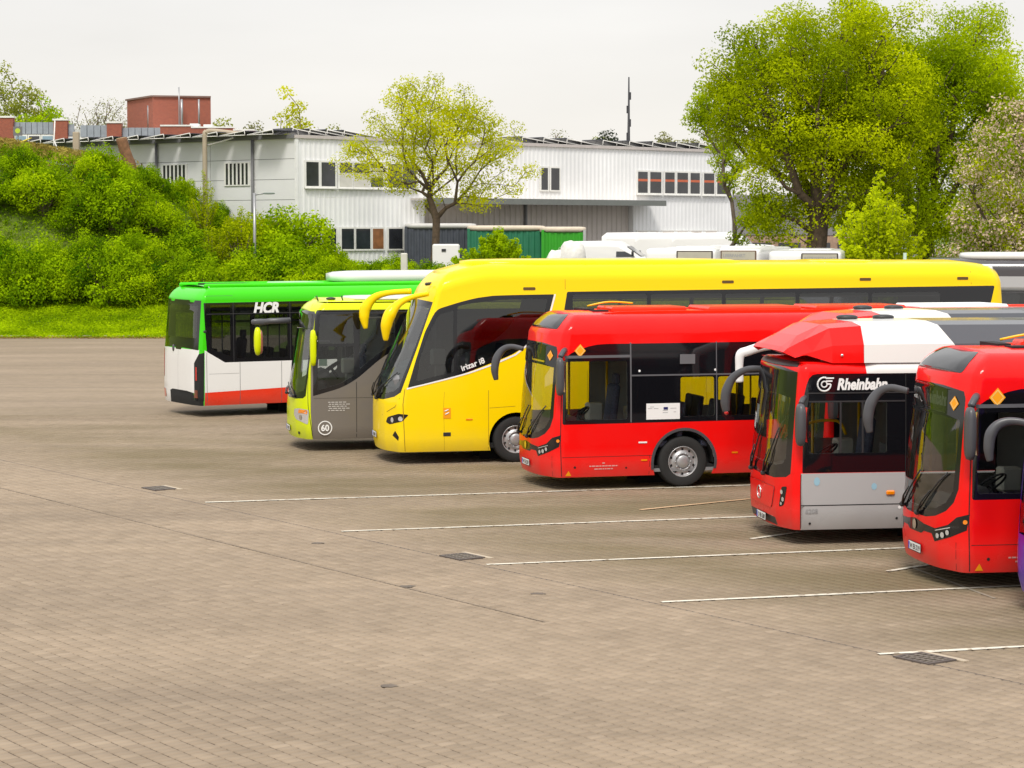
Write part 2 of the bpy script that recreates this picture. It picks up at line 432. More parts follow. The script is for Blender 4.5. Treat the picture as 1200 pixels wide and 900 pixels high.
def wheel(parent, x, side, r=.48, W=2.55, zc=None):
    """tyre > rim; side -1 near, +1 far"""
    if 'tyre' not in _wheel:
        t = MB(); t.lathe([(.29, .0), (.30, -.005), (.36, -.012), (.44, -.012), (.468, .005), (.48, .03), (.48, .25), (.465, .275), (.36, .28), (.29, .27)], 40)
        for k in range(4): t.lathe([(.4805, .06+k*.05), (.482, .062+k*.05), (.482, .072+k*.05), (.4805, .074+k*.05)], 40, 0)
        _wheel['tyre'] = t.mesh('tyre', [M['rubber']])
        b = MB(); b.lathe([(.292, .0), (.285, -.006), (.275, .0), (.268, .025), (.262, .055), (.20, .035), (.165, .01), (.16, .0), (.15, .0), (.148, .03), (.125, .035), (.12, -.005), (.10, -.02), (.04, -.03), (.001, -.03)], 36)
        for k in range(10):
            a = 2*PI*k/10; b.lathe([(.016, .02), (.016, -.014), (.001, -.014)], 6, 0, 'y', (.152*math.cos(a), 0, .152*math.sin(a)))
            a += PI/10; n = 8
            c = Vector((.228*math.cos(a), .038, .228*math.sin(a)))
            vs = [c]+[c+Vector((.024*math.cos(2*PI*j/n), 0, .024*math.sin(2*PI*j/n))) for j in range(n)]
            b.add(vs, [(0, 1+j, 1+(j+1) % n) for j in range(n)], 1)
        _wheel['rim'] = b.mesh('rim', [M['rim'], M['dark']])
    t = link('tyre', _wheel['tyre'], parent); t.location = (x, side*(W/2-.06), r); t.scale = (r/.48,)*3
    if side > 0: t.rotation_euler = (0, 0, PI)
    rm = link('rim', _wheel['rim'], t); return t
def wheelset(parent, sh, xs, r=.48):
    for x in xs:
        for sd in (-1, 1): wheel(parent, x, sd, r, sh.W)
        mb = MB(); n = 14; vs = []; fs = []
        for sd in (-1, 1):
            o = len(mb.v); vs = []
            for i in range(n+1):
                a = PI*i/n
                for yy in (.0, .85): vs.append((x+(.6)*math.cos(a), sd*(sh.W/2-.03-yy), .45+.6*math.sin(a)))
            mb.add(vs, [(2*i, 2*i+1, 2*i+3, 2*i+2) for i in range(n)])
            mb.box((x, sd*(sh.W/2-.9), .5), (1.2, .02, 1.1))
        mb.build('wheel_housing', M['dark'], parent)
def underbody(parent, sh, z=.32):
    mb = MB(); mb.box((sh.L/2+.1, 0, z+.04), (sh.L-.75, sh.W-.22, .1)); mb.build('underbody', M['dark'], parent)
_seat = {}
def seat_mesh(m):
    if m.name not in _seat:
        s = MB(); s.box((0, 0, .45), (.45, .44, .12), 0, None, .03)
        s.box((.24, 0, .85), (.10, .44, .78), 0, Matrix.Rotation(.14, 3, 'Y'), .03); s.box((.0, 0, .2), (.3, .08, .4), 1)
        _seat[m.name] = s.mesh('seat', [m, M['blackp']])
    return _seat[m.name]
def interior(parent, sh, floor=.38, ceil=2.45, x0=2.2, rows=11, pitch=.85, seatm=None, rails=True, railm=None, drv=.25, skip=()):
    seatm = seatm or M['seat']; W = sh.W-.16
    mb = MB(); mb.box((sh.L/2+.2, 0, floor-.03), (sh.L-.8, W, .06)); mb.build('floor', mat('interior_floor', (.22, .22, .23), .7), parent)
    mb = MB(); mb.box((sh.L/2+.5, 0, ceil+.02), (sh.L-1.6, W-.1, .03)); mb.build('ceiling_panel', M['lining'], parent)
    me = seat_mesh(seatm)
    for i in range(rows):
        if i in skip: continue
        for y in (-.95, -.5, .5, .95):
            o = link('seat', me, parent); o.location = (x0+i*pitch, y*(W/2-.25)/.98, floor)
    # driver's place: on the near (left) side
    d = MB(); d.box((1.25, -.6, floor+drv+.45), (.5, .5, .14), 0, None, .04); d.box((1.52, -.6, floor+drv+.9), (.14, .5, .85), 0, Matrix.Rotation(.12, 3, 'Y'), .05)
    d.box((1.60, -.6, floor+drv+1.42), (.1, .28, .2), 0, None, .03); d.box((1.25, -.6, floor+drv+.15), (.3, .3, .4)); d.build('driver_seat', M['seat'], parent)
    d = MB(); d.box((.50, -.1, floor+.55), (.5, 1.9, .35), 0, Matrix.Rotation(-.2, 3, 'Y'), .08); d.box((.62, -.6, floor+.85), (.35, .8, .22), 0, Matrix.Rotation(-.4, 3, 'Y'), .06)
    d.box((.55, .1, floor+.3), (.35, 2.0, .5)); d.build('dashboard', mat('dashboard_grey', (.20, .20, .21), .6), parent)
    d = MB(); n = 20; c = Vector((.86, -.6, floor+1.0)); rot = Matrix.Rotation(R_(-35), 3, 'Y')
    ring = [c+rot @ Vector((.24*math.cos(2*PI*i/n), .24*math.sin(2*PI*i/n), 0)) for i in range(n+1)]
    d.tube(ring, .017, n=6, caps=False); d.tube([c+rot @ Vector((-.24, 0, 0)), c+rot @ Vector((.24, 0, 0))], .016, n=5); d.tube([c, c+rot @ Vector((0, 0, -.3))], .035, n=6)
    d.build('steering_wheel', M['blackp'], parent)
    d = MB(); d.box((1.95, -.6, floor+.55), (.04, 1.1, 1.1)); d.build('partition', mat('partition_grey', (.30, .30, .31), .5), parent)
    d = MB(); d.box((1.35, .0, floor+1.0), (.30, .28, .34), 0, None, .03); d.box((1.35, .0, floor+.5), (.12, .12, .8)); d.build('ticket_machine', mat('ticket_machine_beige', (.5, .48, .42), .5), parent)
    if rails:
        rm = railm or M['yhand']
        for (x, y) in ((.95, .35), (1.6, -.02), (.95, 1.0)):
            r = MB(); r.tube([(x, y, floor), (x, y, ceil)], .024, n=6); r.build('handrail', rm, parent)
        for i in range(0, rows, 2):
            for y in (-.38, .38):
                r = MB(); x = x0+.2+i*pitch; r.tube([(x, y, floor), (x, y, ceil)], .018, n=6); r.build('handrail', rm, parent)
        r = MB()
        for y in (-.38, .38): r.tube([(x0, y, ceil-.28), (sh.L-2, y, ceil-.28)], .016, n=6)
        r.build('handrail', rm, parent)
def mirror(parent, pts, rad, head, hd, m, rot=None, flat=1.0, armmat=None, glass_side=True, e=3.2):
    """swept arm > housing with mirror glass"""
    a = MB(); P = arcpts(pts, 6); rr = [lerp_tab([(i/(len(rad)-1), rad[i]) for i in range(len(rad))], i/(len(P)-1)) for i in range(len(P))]
    a.tube(P, rr, n=10, flat=flat); arm = a.build('mirror_arm', armmat or m, parent)
    if head is not None:
        h = MB(); h.sell(head, hd, e, 0, 16, rot); hs = h.build('mirror_housing', m, arm)
        g = MB(); q = rot or Matrix.Identity(3)
        x = hd[0]*.47; g.add([Vector(head)+q @ Vector((x+.02, yy*hd[1]*.36, zz*hd[2]*.4)) for yy, zz in ((-1, -1), (1, -1), (1, 1), (-1, 1))], [(0, 1, 2, 3)])
        g.build('mirror_glass', M['chrome'], arm)
    return arm
def wiper(parent, sh, s0, v0, s1, v1, blade=.9, off=.05):
    w = MB(); a = sh.pt(s0, v0, off*.6); b = sh.pt(s1, v1, off)
    w.tube([a, a.lerp(b, .5)+Vector((-.03, 0, 0)), b], [.018, .013, .01], n=6)
    d = math.hypot(s1-s0, v1-v0); ux, uy = (s1-s0)/d, (v1-v0)/d
    P = [sh.pt(s1+ux*t, v1+uy*t, .022) for t in (-blade/2, -blade/4, 0, blade/4, blade/2)]
    w.tube(P, .012, n=5); w.box(a, (.07, .08, .07), 0, None, .02)
    w.build('wiper', M['blackp'], parent)
def plate(parent, sh, s, v, txt, w=.50, h=.11):
    p, n = sh.pt(s, v, .02, True); yaw = math.atan2(n.y, n.x)
    b = MB(); b.box((0, 0, 0), (.012, w, h), 0, None, .003); b.box((-.0, 0, 0), (.006, w+.02, h+.02), 1)
    pl = b.build('number_plate', [M['plate'], M['blackp']], parent); pl.location = p; pl.rotation_euler = (0, 0, yaw)
    b = MB(); b.box((.007, -w/2+.025, 0), (.004, .045, h-.01)); q = b.build('plate_band', mat('plate_blue', (.0, .05, .45), .4), pl)
    text(pl, 'plate_text', txt, .10, (.008, .03, -.036), (PI/2, 0, PI/2), M['blackpr'], 0, .001, .0005, 'CENTER', .9)
RN = (PI/2, 0, 0)   # text facing the near side, reading towards the rear

# ================================================================== buses
def R(o, p, m, off=0.0): return dict(o=o, p=p, m=m, off=off)
def sidepoly(sh, pts, r=.06, z_true=True):
    return rpoly([((sh.SXZ(p[0], p[1])), p[1]) + tuple(p[2:]) for p in pts], r)
def both(regs):
    out = []
    for r in regs:
        out.append(r); q = dict(r); q['p'] = mir(r['p'])
        if q['o'] != 'body': q['o'] = q['o'].split('#')[0]+'#far'+(q['o'].split('#')[1] if '#' in q['o'] else '')
        out.append(q)
    return out
def symfront(half):
    """half outline given on the near side from the centre outwards; mirrored"""
    return [(a, v) for a, v in half]+[(-a, v) for a, v in half[::-1]]
def diamond(sh, parent, s, v, r=.12):
    m = MB(); P = [(s-r, v), (s, v-r), (s+r, v), (s, v+r)]
    sh.patch(m, P, .006); m.build('hazard_diamond_sticker', M['orange'], parent)
    m = MB(); q = .75*r
    for a, b in zip([(s-q, v), (s, v-q), (s+q, v), (s, v+q)], [(s, v-q), (s+q, v), (s, v+q), (s-q, v)]): sh.ribbon(m, [a, b], .012, .008)
    m.build('sticker_outline', mat('pale_orange_print', (.9, .6, .2), .5), parent)

# ---------------- red electric city bus (two of them)
def red_city_bus(loc, rz, label, zr=0.0, notice=True, display=None, L=12.0):
    t = empty('city_bus', loc, rz)
    sh = Shell(L=L, D=.42, n=3.3, bulge=.13, ze=2.84+zr*.5, R=.38, tum=.06, v0=.24, rake=((.9, 0), (2.72, .10), (2.9, .13), (3.2, .26), (3.5, .30)), g0=.30, g1=1.3)
    X = lambda x, z: (sh.SXZ(x, z), z)
    wsx = .20
    regs = []
    band = sidepoly(sh, [(.36, 1.23, .04), (L-.5, 1.27, .05), (L-.5, 2.74, .05), (.95, 2.72, .30), (.37, 2.50, .22)])
    sd = [R('side_glazing', band, M['frit'], -.004)]
    sd.append(R('driver_window', sidepoly(sh, [(.43, 1.31), (1.62, 1.31), (1.62, 2.40), (.43, 2.40)], .04), M['glass'], -.006))
    xs = [(2.67, 3.35), (3.42, 4.75), (4.85, 6.3), (6.4, 7.9), (8.0, 9.5), (9.6, 11.2)]
    for i, (a, b) in enumerate(xs): sd.append(R('side_window#%d' % i, sidepoly(sh, [(a, 1.34), (b, 1.34), (b, 2.08), (a, 2.08)], .05), M['glass'], -.006))
    sd += [R('body', archp(sh, 2.74, .61, .47), None), R('body', archp(sh, L-3.3, .61, .47), None)]
    regs += both(sd)
    # windscreen with a curved lower edge
    A = sh.SX(wsx); zz = [(0, .90), (.35*A, .905), (.6*A, .95), (.8*A, 1.04), (.93*A, 1.17), (A, 1.36)]
    ws = symfront([(a, z) for a, z in zz]+[(A, 2.60), (.93*A, 2.70), (.5*A, 2.74), (0, 2.75)])
    # order: lower edge left to right then top
    half = zz+[(A, 2.58), (.96*A, 2.67), (.5*A, 2.73)]
    ws = [(a, v) for a, v in half]+[(-a, v) for a, v in half[::-1]]
    regs.append(R('windscreen', ws, M['frit'], -.004))
    iz = [(0, 1.02), (.35*A, 1.02), (.6*A, 1.06), (.78*A, 1.15), (.90*A, 1.32), (.92*A, 2.0), (.92*A, 2.28), (.5*A, 2.32)]
    regs.append(R('windscreen', iz+[(-a, v) for a, v in iz[::-1]], M['wglass'], -.006))
    dz = [(.62*A, 2.36), (.62*A, 2.68)]
    regs.append(R('windscreen', dz+[(-a, v) for a, v in dz[::-1]], M['wglass'], -.006))
    # dark roof visor above the red brow
    B = sh.SY(-.98); vz = [(B*.98, sh.ze+.10), (B, sh.ze+.2), (B*.93, sh.vtop)]
    regs.append(R('roof_visor', rpoly(vz+[(-a, v) for a, v in vz[::-1]], .05), M['frit'], .004))
    # black headlight belt
    hb = [(0, .66), (.22*A, .66), (.30*A, .70), (.52*A, .70), (.60*A, .60), (.9*A, .70), (sh.SX(.30), .82), (sh.SX(.33), 1.04), (A*1.0, .98), (.85*A, .86), (.6*A, .78), (.3*A, .80), (.1*A, .83)]
    lo = hb[:7]; hi = hb[7:]
    poly = lo+hi+[(0, .84)]
    regs.append(R('headlight_belt', [(a, v) for a, v in poly], M['frit'], .003)); regs.append(R('headlight_belt', mir(poly), M['frit'], .003))
    out = sh.build(t, regs, M['red'])
    # trim lines, seams
    mb = MB()
    for sg in (1, -1):
        f = lambda pts: [(sg*a, v) for a, v in pts]
        sh.ribbon(mb, f([X(.345, .26), X(.345, 1.9)])); sh.ribbon(mb, f([X(2.06, .26), X(2.06, .62)]), .008); sh.ribbon(mb, f([X(.36, .62), X(2.1, .62)]), .008)
        for xx in (4.6, 6.2, 7.8): sh.ribbon(mb, f([X(xx, .26), X(xx, 1.22)]), .008)
        sh.ribbon(mb, f([(sh.SX(.2), .26), (sh.SX(.2), .64)]), .007)
    mb.build('panel_seams', M['dark'], t)
    mb = MB()
    sh.ribbon(mb, [X(.40, 2.485), X(1.68, 2.49)], .05, .006); sh.ribbon(mb, [X(1.69, 1.25), X(1.69, 2.74)], .03, .005); sh.ribbon(mb, [X(1.70, 2.125), X(4.78, 2.125)], .03, .006)
    for xx in (3.385, 4.8, 6.35, 7.95, 9.55): sh.ribbon(mb, [X(xx, 1.25), X(xx, 2.74)], .02, .005)
    mb.build('window_trim', mat('dark_window_trim', (.11, .11, .12), .35), t)
    mb = MB()
    for sd_ in (1, -1):
        for xx in (2.74, L-3.3):
            s0 = sh.SX(xx); P = [(sd_*(s0+.63*math.cos(a)), .47+.63*math.sin(a)) for a in [PI*i/16 for i in range(-2, 19)] if .47+.63*math.sin(a) > .25]
            sh.ribbon(mb, P, .055, .008, 0, .1)
    mb.build('arch_trim', M['greyp'], t)
    # lamps
    for sg in (1, -1):
        m_ = MB()
        for k, (a, v, r) in enumerate(((.67*A, .69, .036), (.76*A, .71, .040), (.85*A, .755, .036))): sh.patch(m_, circ(sg*a, v, r, 12), .014)
        sh.ribbon(m_, [(sg*.62*A, .755), (sg*.9*A, .83)], .012, .012)
        h = m_.build('headlight', M['lens'], t)
        m_ = MB(); sh.patch(m_, circ(sg*sh.SX(.28), .93, .03), .012); m_.build('marker_lamp', M['amber'], t)
    mb = MB(); sh.patch(mb, circ(0, .755, .07, 16), .016, 0); mb.build('front_emblem', M['chrome'], t)
    plate(t, sh, .02, .44, 'W EB 3207' if notice else 'W EB 3219')
    for xx in (1.92,): 
        mb = MB(); sh.patch(mb, rpoly([(sh.SX(xx)-.085, .855), (sh.SX(xx)+.085, .855), (sh.SX(xx)+.085, .885), (sh.SX(xx)-.085, .885)], .01), .012); mb.build('side_handle', M['whitep'], t)
    mb = MB(); sh.patch(mb, [(sh.SX(1.95)-.06, .52), (sh.SX(1.95)+.06, .52), (sh.SX(1.95)+.06, .55), (sh.SX(1.95)-.06, .55)], .01); mb.build('side_reflector', M['amber'], t)
    mb = MB(); sh.patch(mb, [(sh.SX(3.75)-.06, .62), (sh.SX(3.75)+.06, .62), (sh.SX(3.75)+.06, .65), (sh.SX(3.75)-.06, .65)], .01); mb.build('side_reflector', M['amber'], t)
    mb = MB(); sh.patch(mb, [(sh.SX(.42), .27), (sh.SX(.54), .27), (sh.SX(.48), .37)], .006); mb.build('jacking_triangle', M['orange'], t)
    mb = MB(); sh.patch(mb, circ(sh.SX(.60), .43, .022), .006); sh.patch(mb, circ(sh.SX(1.6), .40, .018), .006); mb.build('tie_down_cap', M['dark'], t)
    diamond(sh, t, sh.SX(.62)+.02, 2.60, .125 if notice else .13); diamond(sh, t, .80*A, 2.50, .10)
    wiper(t, sh, .12*A, .93, .50*A, 1.28); wiper(t, sh, -.55*A, .95, -.2*A, 1.25)
    # print on the side
    for k, (x_, w_) in enumerate(((1.13, .05), (.88, .56), (.98, .36))):
        mb = MB(); z_ = .50-.055*k; s0 = sh.SX(x_)
        q = s0
        rnd = random.Random(k)
        while q < s0+w_:
            l_ = rnd.uniform(.03, .07); sh.ribbon(mb, [(q, z_), (min(q+l_, s0+w_), z_)], .022, .004); q += l_+.012
        mb.build('small_print_line', mat('faded_print', (.75, .35, .33), .5), t)
    if notice:
        b = MB(); b.box((2.32, -sh.W/2-.003, 1.445), (.66, .010, .30)); ns = b.build('notice_sheet', M['whitep'], t)
        b = MB(); b.box((2.37, -sh.W/2-.009, 1.50), (.085, .004, .05)); b.build('flag_print', M['blue'], ns)
        b = MB()
        for (x_, z_, w_) in ((2.06, 1.50, .09), (2.18, 1.50, .09), (2.1, 1.53, .08), (2.36, 1.46, .10), (2.36, 1.42, .10), (2.52, 1.50, .12), (2.55, 1.43, .05)): b.box((x_, -sh.W/2-.009, z_), (w_, .003, .008))
        b.build('print_lines', M['greypr'], ns)
        b = MB(); b.box((2.80, -sh.W/2+.005, 2.42), (.30, .008, .18)); b.build('grey_sticker', mat('grey_sticker', (.14, .14, .15), .5), t)
    for xx in (1.86, 3.36): 
        b = MB(); sh.patch(b, circ(sh.SX(xx), 2.21, .022), .004); b.build('window_stud', M['whitep'], t)
    # destination display
    db = MB(); db.box((.42, 0, 2.50), (.10, 1.75, .30)); dd = db.build('destination_display', M['blackpr'], t)
    if display:
        text(dd, 'display_text', display, .26, (.362, .80, 2.41), (PI/2, 0, -PI/2), M['greypr'], 0, .008, .001, 'LEFT', .95)
    # roof: side fairings, hatch and equipment
    zt = sh.ze+sh.R*math.sin(1.3)
    for sg in (-1, 1):
        f = MB(); y = sg*(sh.W/2-.42)
        prof = [(1.15, 0), (1.6, .05), (2.6, .06), (L-.6, .06), (L-.4, 0)]
        vs = []
        for x_, h_ in prof: vs += [(x_, y-.02*sg, zt-.02), (x_, y+.12*sg*0-.0, zt+h_), (x_, y-.16*sg, zt+h_), (x_, y-.2*sg, zt-.02)]
        fs = []
        for i in range(len(prof)-1):
            for k in range(3): fs.append((4*i+k, 4*i+k+1, 4*i+5+k, 4*i+4+k))
        f.add(vs, fs); f.build('roof_fairing', M['vermilion'], t)
    e_ = MB(); e_.box((2.3, 0, zt+.07), (1.5, 1.0, .11), 0, None, .03); e_.build('roof_hatch_cover', M['vermilion'], t)
    e_ = MB(); e_.box((1.25, .35, zt+.05), (.2, .7, .06)); e_.box((1.35, -.3, zt+.04), (.3, .3, .05)); e_.build('roof_machinery', M['dark'], t)
    for k, x_ in enumerate((4.1, 6.3, 8.5)):
        e_ = MB(); e_.box((x_+.3, 0, zt+.07), (1.9, 1.25, .10), 0, None, .04); e_.build('battery_pack', M['vermilion'] if k < 2 else M['whitep'], t)
    e_ = MB(); e_.tube(arcpts([(1.3, .3, zt+.12), (1.7, .2, zt+.2), (2.2, .25, zt+.17)], 5), .02, n=6); e_.build('high_voltage_cable', M['yhand'], t)
    # mirrors: near mirror on the A pillar, long far arm
    mirror(t, [(.42, -1.22, 2.62), (.36, -1.33, 2.60), (.28, -1.40, 2.50)], [.05, .05, .05], (.26, -1.44, 2.14), (.14, .24, .72), M['greyp'], armmat=M['greyp'])
    mirror(t, [(.25, 1.15, 2.52), (.05, 1.32, 2.56), (-.10, 1.42, 2.49), (-.21, 1.45, 2.32), (-.25, 1.45, 2.1), (-.22, 1.45, 1.90)], [.03, .035, .045, .056, .052, .03], None, None, M['greyp'], flat=1.5)
    wheelset(t, sh, (2.74, L-3.3)); underbody(t, sh)
    interior(t, sh, .36, 2.42, 2.5, 9, .85, M['seat'])
    return t, sh

busA, shA = red_city_bus((.268, 42.141, 0), R_(14.6), '', .10, True, None)
tag(busA, 'red city bus with a white notice in its black side window, its front wheel visible', 'bus')
busB, shB = red_city_bus((5.62, 30.71, 0), R_(8), '', -.06, False, 'Rheinbahn')
tag(busB, 'red city bus nearest the right edge, its windscreen display lettered in grey', 'bus')

# ---------------- silver and red bus with roof pod
def pod_bus(loc, rz, front=True, mirror_mat=None, L=12.0):
    t = empty('city_bus', loc, rz)
    sh = Shell(L=L, D=.36, n=3.6, bulge=.08, ze=2.66, R=.16, tum=.05, v0=.24, rake=((1, 0), (2.85, .10)), g0=.30, g1=.9, crown=.03)
    X = lambda x, z: (sh.SXZ(x, z), z)
    A = sh.SX(.16); sd = []
    sd.append(R('body', sidepoly(sh, [(.30, .24, 0), (L-.3, .24, 0), (L-.3, 1.115, 0), (.30, 1.115, 0)], 0), M['silver']))
    sd.append(R('body', sidepoly(sh, [(1.34, 2.60, 0), (3.1, 2.60, 0), (3.1, 3.0, 0), (1.34, 3.0, 0)], 0), M['white']))
    sd.append(R('body', sidepoly(sh, [(3.1, 2.60, 0), (L, 2.60, 0), (L, 3.0, 0), (3.1, 3.0, 0)], 0), M['greypod']))
    sd.append(R('side_glazing', sidepoly(sh, [(.32, 1.12, .02), (L-.4, 1.12, .04), (L-.4, 2.64, .04), (.42, 2.64, .18), (.33, 2.30, .1)]), M['frit'], -.004))
    sd.append(R('driver_window', sidepoly(sh, [(.42, 1.42), (1.66, 1.42), (1.66, 2.20), (.42, 2.20)], .03), M['glass'], -.006))
    for i, (a, b) in enumerate(((3.4, 4.8), (4.9, 6.3), (6.4, 7.9), (8.0, 9.5), (9.6, 11.2))): sd.append(R('side_window#%d' % i, sidepoly(sh, [(a, 1.30), (b, 1.30), (b, 2.20), (a, 2.20)], .05), M['glass'], -.006))
    sd += [R('body', archp(sh, 2.74, .58, .47), None), R('body', archp(sh, L-3.2, .58, .47), None)]
    regs = both(sd)
    half = [(0, 1.0), (.6*A, 1.0), (.9*A, 1.04), (A, 1.10), (A, 2.66), (.5*A, 2.72)]
    regs.append(R('windscreen', half+[(-a, v) for a, v in half[::-1]], M['frit'], -.004))
    iz = [(0, 1.20), (.6*A, 1.20), (.80*A, 1.24), (.86*A, 1.34), (.86*A, 2.26), (.4*A, 2.30)]
    regs.append(R('windscreen', iz+[(-a, v) for a, v in iz[::-1]], M['wglass'], -.006))
    # dark recess above the screen
    hz = [(A*.98, 2.74), (A*.98, sh.vtop)]
    regs.append(R('roof_recess', hz+[(-a, v) for a, v in hz[::-1]], M['blackp'], .002))
    # lower front: grille
    hz = [(.52*A, .52), (.62*A, .86)]
    regs.append(R('front_flap', rpoly(hz+[(-a, v) for a, v in hz[::-1]], .05), M['red'], .012))
    hz = [(.66*A, .26), (.62*A, .38)]
    regs.append(R('bumper_insert', rpoly(hz+[(-a, v) for a, v in hz[::-1]], .02), M['blackp'], .004))
    for sg in (1, -1):
        hl = rpoly([(.74*A, .56), (.86*A, .60), (.93*A, .90), (.80*A, .88)], .04)
        regs.append(R('headlight#%d' % sg, hl if sg > 0 else mir(hl), M['frit'], .004))
    sh.build(t, regs, M['red'])
    mb = MB()
    for sg in (1, -1):
        f = lambda pts: [(sg*a, v) for a, v in pts]
        sh.ribbon(mb, f([X(.3, .26), X(.3, 1.10)]), .012); sh.ribbon(mb, f([X(.3, .62), X(L-.3, .64)]), .016)
        for xx in (1.96, 4.0, 6.2, 8.0): sh.ribbon(mb, f([X(xx, .26), X(xx, 2.64)]), .012)
        sh.ribbon(mb, f([X(.95, 2.65), X(.95, 2.80)]), .008)
    mb.build('panel_seams', M['dark'], t)
    mb = MB(); sh.ribbon(mb, [X(.36, 2.345), X(L-.5, 2.35)], .02, .006); sh.ribbon(mb, [X(.42, 2.215), X(1.95, 2.215)], .025, .006)
    for xx in (.92, 1.27): sh.ribbon(mb, [X(xx, 1.42), X(xx, 2.2)], .03, .006)
    mb.build('window_trim', M['blackp'], t)
    # print
    s = -sh.W/2-.004
    mb = MB()
    c = (.66, 2.48); 
    for r_, w_ in ((.105, .028), (.045, .022)):
        P = [(c[0]+r_*math.cos(a), c[1]+r_*math.sin(a)) for a in [2*PI*i/24 for i in range(25)]]
        if r_ > .1: P = [(c[0]+r_*math.cos(a), c[1]+r_*math.sin(a)) for a in [R_(75)+R_(285)*i/22 for i in range(23)]]
        for a_, b_ in zip(P, P[1:]): 
            mb.tube([(a_[0], s+.028, a_[1]), (b_[0], s+.028, b_[1])], w_/2, n=4)
    for k in range(3): mb.box((.745-.01*k, s+.022, 2.575-.045*k), (.13-.03*k, .006, .022))
    mb.build('operator_emblem', M['whitep'], t)
    text(t, 'operator_lettering', 'Rheinbahn', .235, (.86, -sh.W/2+.028, 2.40), (PI/2, 0, 0), M['whitep'], .22, .010, .001, 'LEFT', .80)
    text(t, 'fleet_number', '6208', .10, (.37, -sh.W/2-.006, .50), (PI/2, 0, 0), M['greypr'], 0, .001, .001)
    mb = MB(); sh.patch(mb, circ(sh.SX(.55), .99, .05, 8, .07), .004); sh.patch(mb, circ(sh.SX(1.46), .90, .045, 10, .055), .004); mb.build('pale_sticker', M['cyan'], t)
    b = MB(); b.box((1.72, -sh.W/2-.015, .80), (.14, .04, .075), 0, None, .02); b.build('side_indicator', M['amber'], t)
    b = MB()
    for q in ((.45, .34), (1.83, .40)): sh.patch(b, circ(sh.SX(q[0]), q[1], .02), .004)
    b.build('tie_down_cap', M['dark'], t)
    b = MB(); sh.patch(b, circ(sh.SX(1.87), .57, .025), .006); b.build('white_reflector', M['whitep'], t)
    # headlamp lenses, emblem ring, plate
    for sg in (1, -1):
        b = MB(); sh.patch(b, circ(sg*.81*A, .80, .035), .012); sh.patch(b, circ(sg*.84*A, .69, .035), .012); sh.patch(b, circ(sg*.80*A, .62, .025), .012); b.build('headlight_lens', M['lens'], t)
    b = MB(); p, n_ = sh.pt(0, .70, .02, True); b.tube([p+Vector((0, .10*math.cos(a), .10*math.sin(a))) for a in [2*PI*i/20 for i in range(21)]], .012, n=5, caps=False)
    b.build('round_front_badge', M['chrome'], t)
    plate(t, sh, .05, .34, 'D RB 6208')
    wiper(t, sh, .2*A, 1.02, .45*A, 1.42); wiper(t, sh, -.5*A, 1.02, -.25*A, 1.42)
    b = MB(); sh.patch(b, [(-.62*A, 1.75), (-.42*A, 1.75), (-.42*A, 2.05), (-.62*A, 2.05)], -.02); b.build('screen_notice', M['whitep'], t)
    # roof pod: lofted sections, facetted nose
    st = [(.10, .14, 1.14, .0), (.16, .20, 1.16, .18), (.80, .54, 1.12, .62), (1.35, .58, 1.10, .70), (2.2, .59, 1.10, .72), (L-.8, .57, 1.10, .72), (L-.5, .1, 1.1, .2)]
    zb = 2.80; secs = []
    for (x_, h, wy, tt) in st:
        nose = x_ < .5
        y0 = 1.20 if not nose else 1.12
        zb0 = zb+(.12 if nose else 0); sec = [(x_ if not nose else x_+.26, -y0, zb0), (x_ if not nose else x_+.14, -y0+.02, zb+h*.45+.02), (x_, -y0+.20, zb+h*.92+.03), (x_, -.55, zb+h+.03), (x_, .55, zb+h+.03), (x_, y0-.20, zb+h*.92+.03), (x_ if not nose else x_+.14, y0-.02, zb+h*.45+.02), (x_ if not nose else x_+.26, y0, zb0)]
        secs.append(sec)
    def loft(mb, S, m=0):
        o = len(mb.v); vs = [p for s_ in S for p in s_]; n = len(S[0]); fs = []
        for i in range(len(S)-1):
            for k in range(n-1): fs.append((i*n+k, i*n+k+1, (i+1)*n+k+1, (i+1)*n+k))
        mb.add(vs, fs, m)
    def interp(x_):
        for (a, b) in zip(range(len(st)), range(1, len(st))):
            if st[a][0] <= x_ <= st[b][0]:
                q = (x_-st[a][0])/(st[b][0]-st[a][0]); return [tuple(u+(v_-u)*q for u, v_ in zip(p, r)) for p, r in zip(secs[a], secs[b])]
    b = MB(); S_ = [secs[0], secs[1], interp(.42), secs[2], interp(1.30)]
    # pinch the shoulder of the nose to give it a crease
    S_[2] = [(x_, y_*(.95 if .9 < abs(y_) < 1.1 else 1), z_+(.03 if abs(y_) < .9 else 0)) for x_, y_, z_ in S_[2]]
    loft(b, S_); b.add(secs[0], [tuple(range(8))]); b.add([(.3, -1.12, zb), (.3, 1.12, zb), (1.3, 1.2, zb), (1.3, -1.2, zb)], [(0, 1, 2, 3)])
    b.build('roof_pod_nose', M['red'], t)
    def slant(x_, dx): return [(p[0]-dx*((p[2]-zb)/.7), p[1], p[2]) for p in interp(x_)]
    b = MB(); loft(b, [interp(1.305), interp(1.6), interp(2.2), slant(2.95, .50)]); b.build('roof_pod_panel', M['white'], t)
    b = MB(); loft(b, [slant(2.955, .50), interp(3.6), interp(4.15)]); b.build('roof_pod_panel', M['greypod'], t)
    b = MB(); loft(b, [interp(4.165), interp(5.5), interp(6.8)]); b.build('roof_pod_panel', M['greypod'], t)
    b = MB(); loft(b, [interp(6.815), interp(9), interp(L-.8), interp(L-.52)]); b.build('roof_pod_panel', M['white'], t)
    b = MB()
    for x_, z_ in ((.95, 2.92), (2.4, 2.92), (4.3, 2.98)): b.sell((x_, -1.205, z_), (.05, .04, .05), 2)
    b.build('pod_fastener', M['chrome'], t)
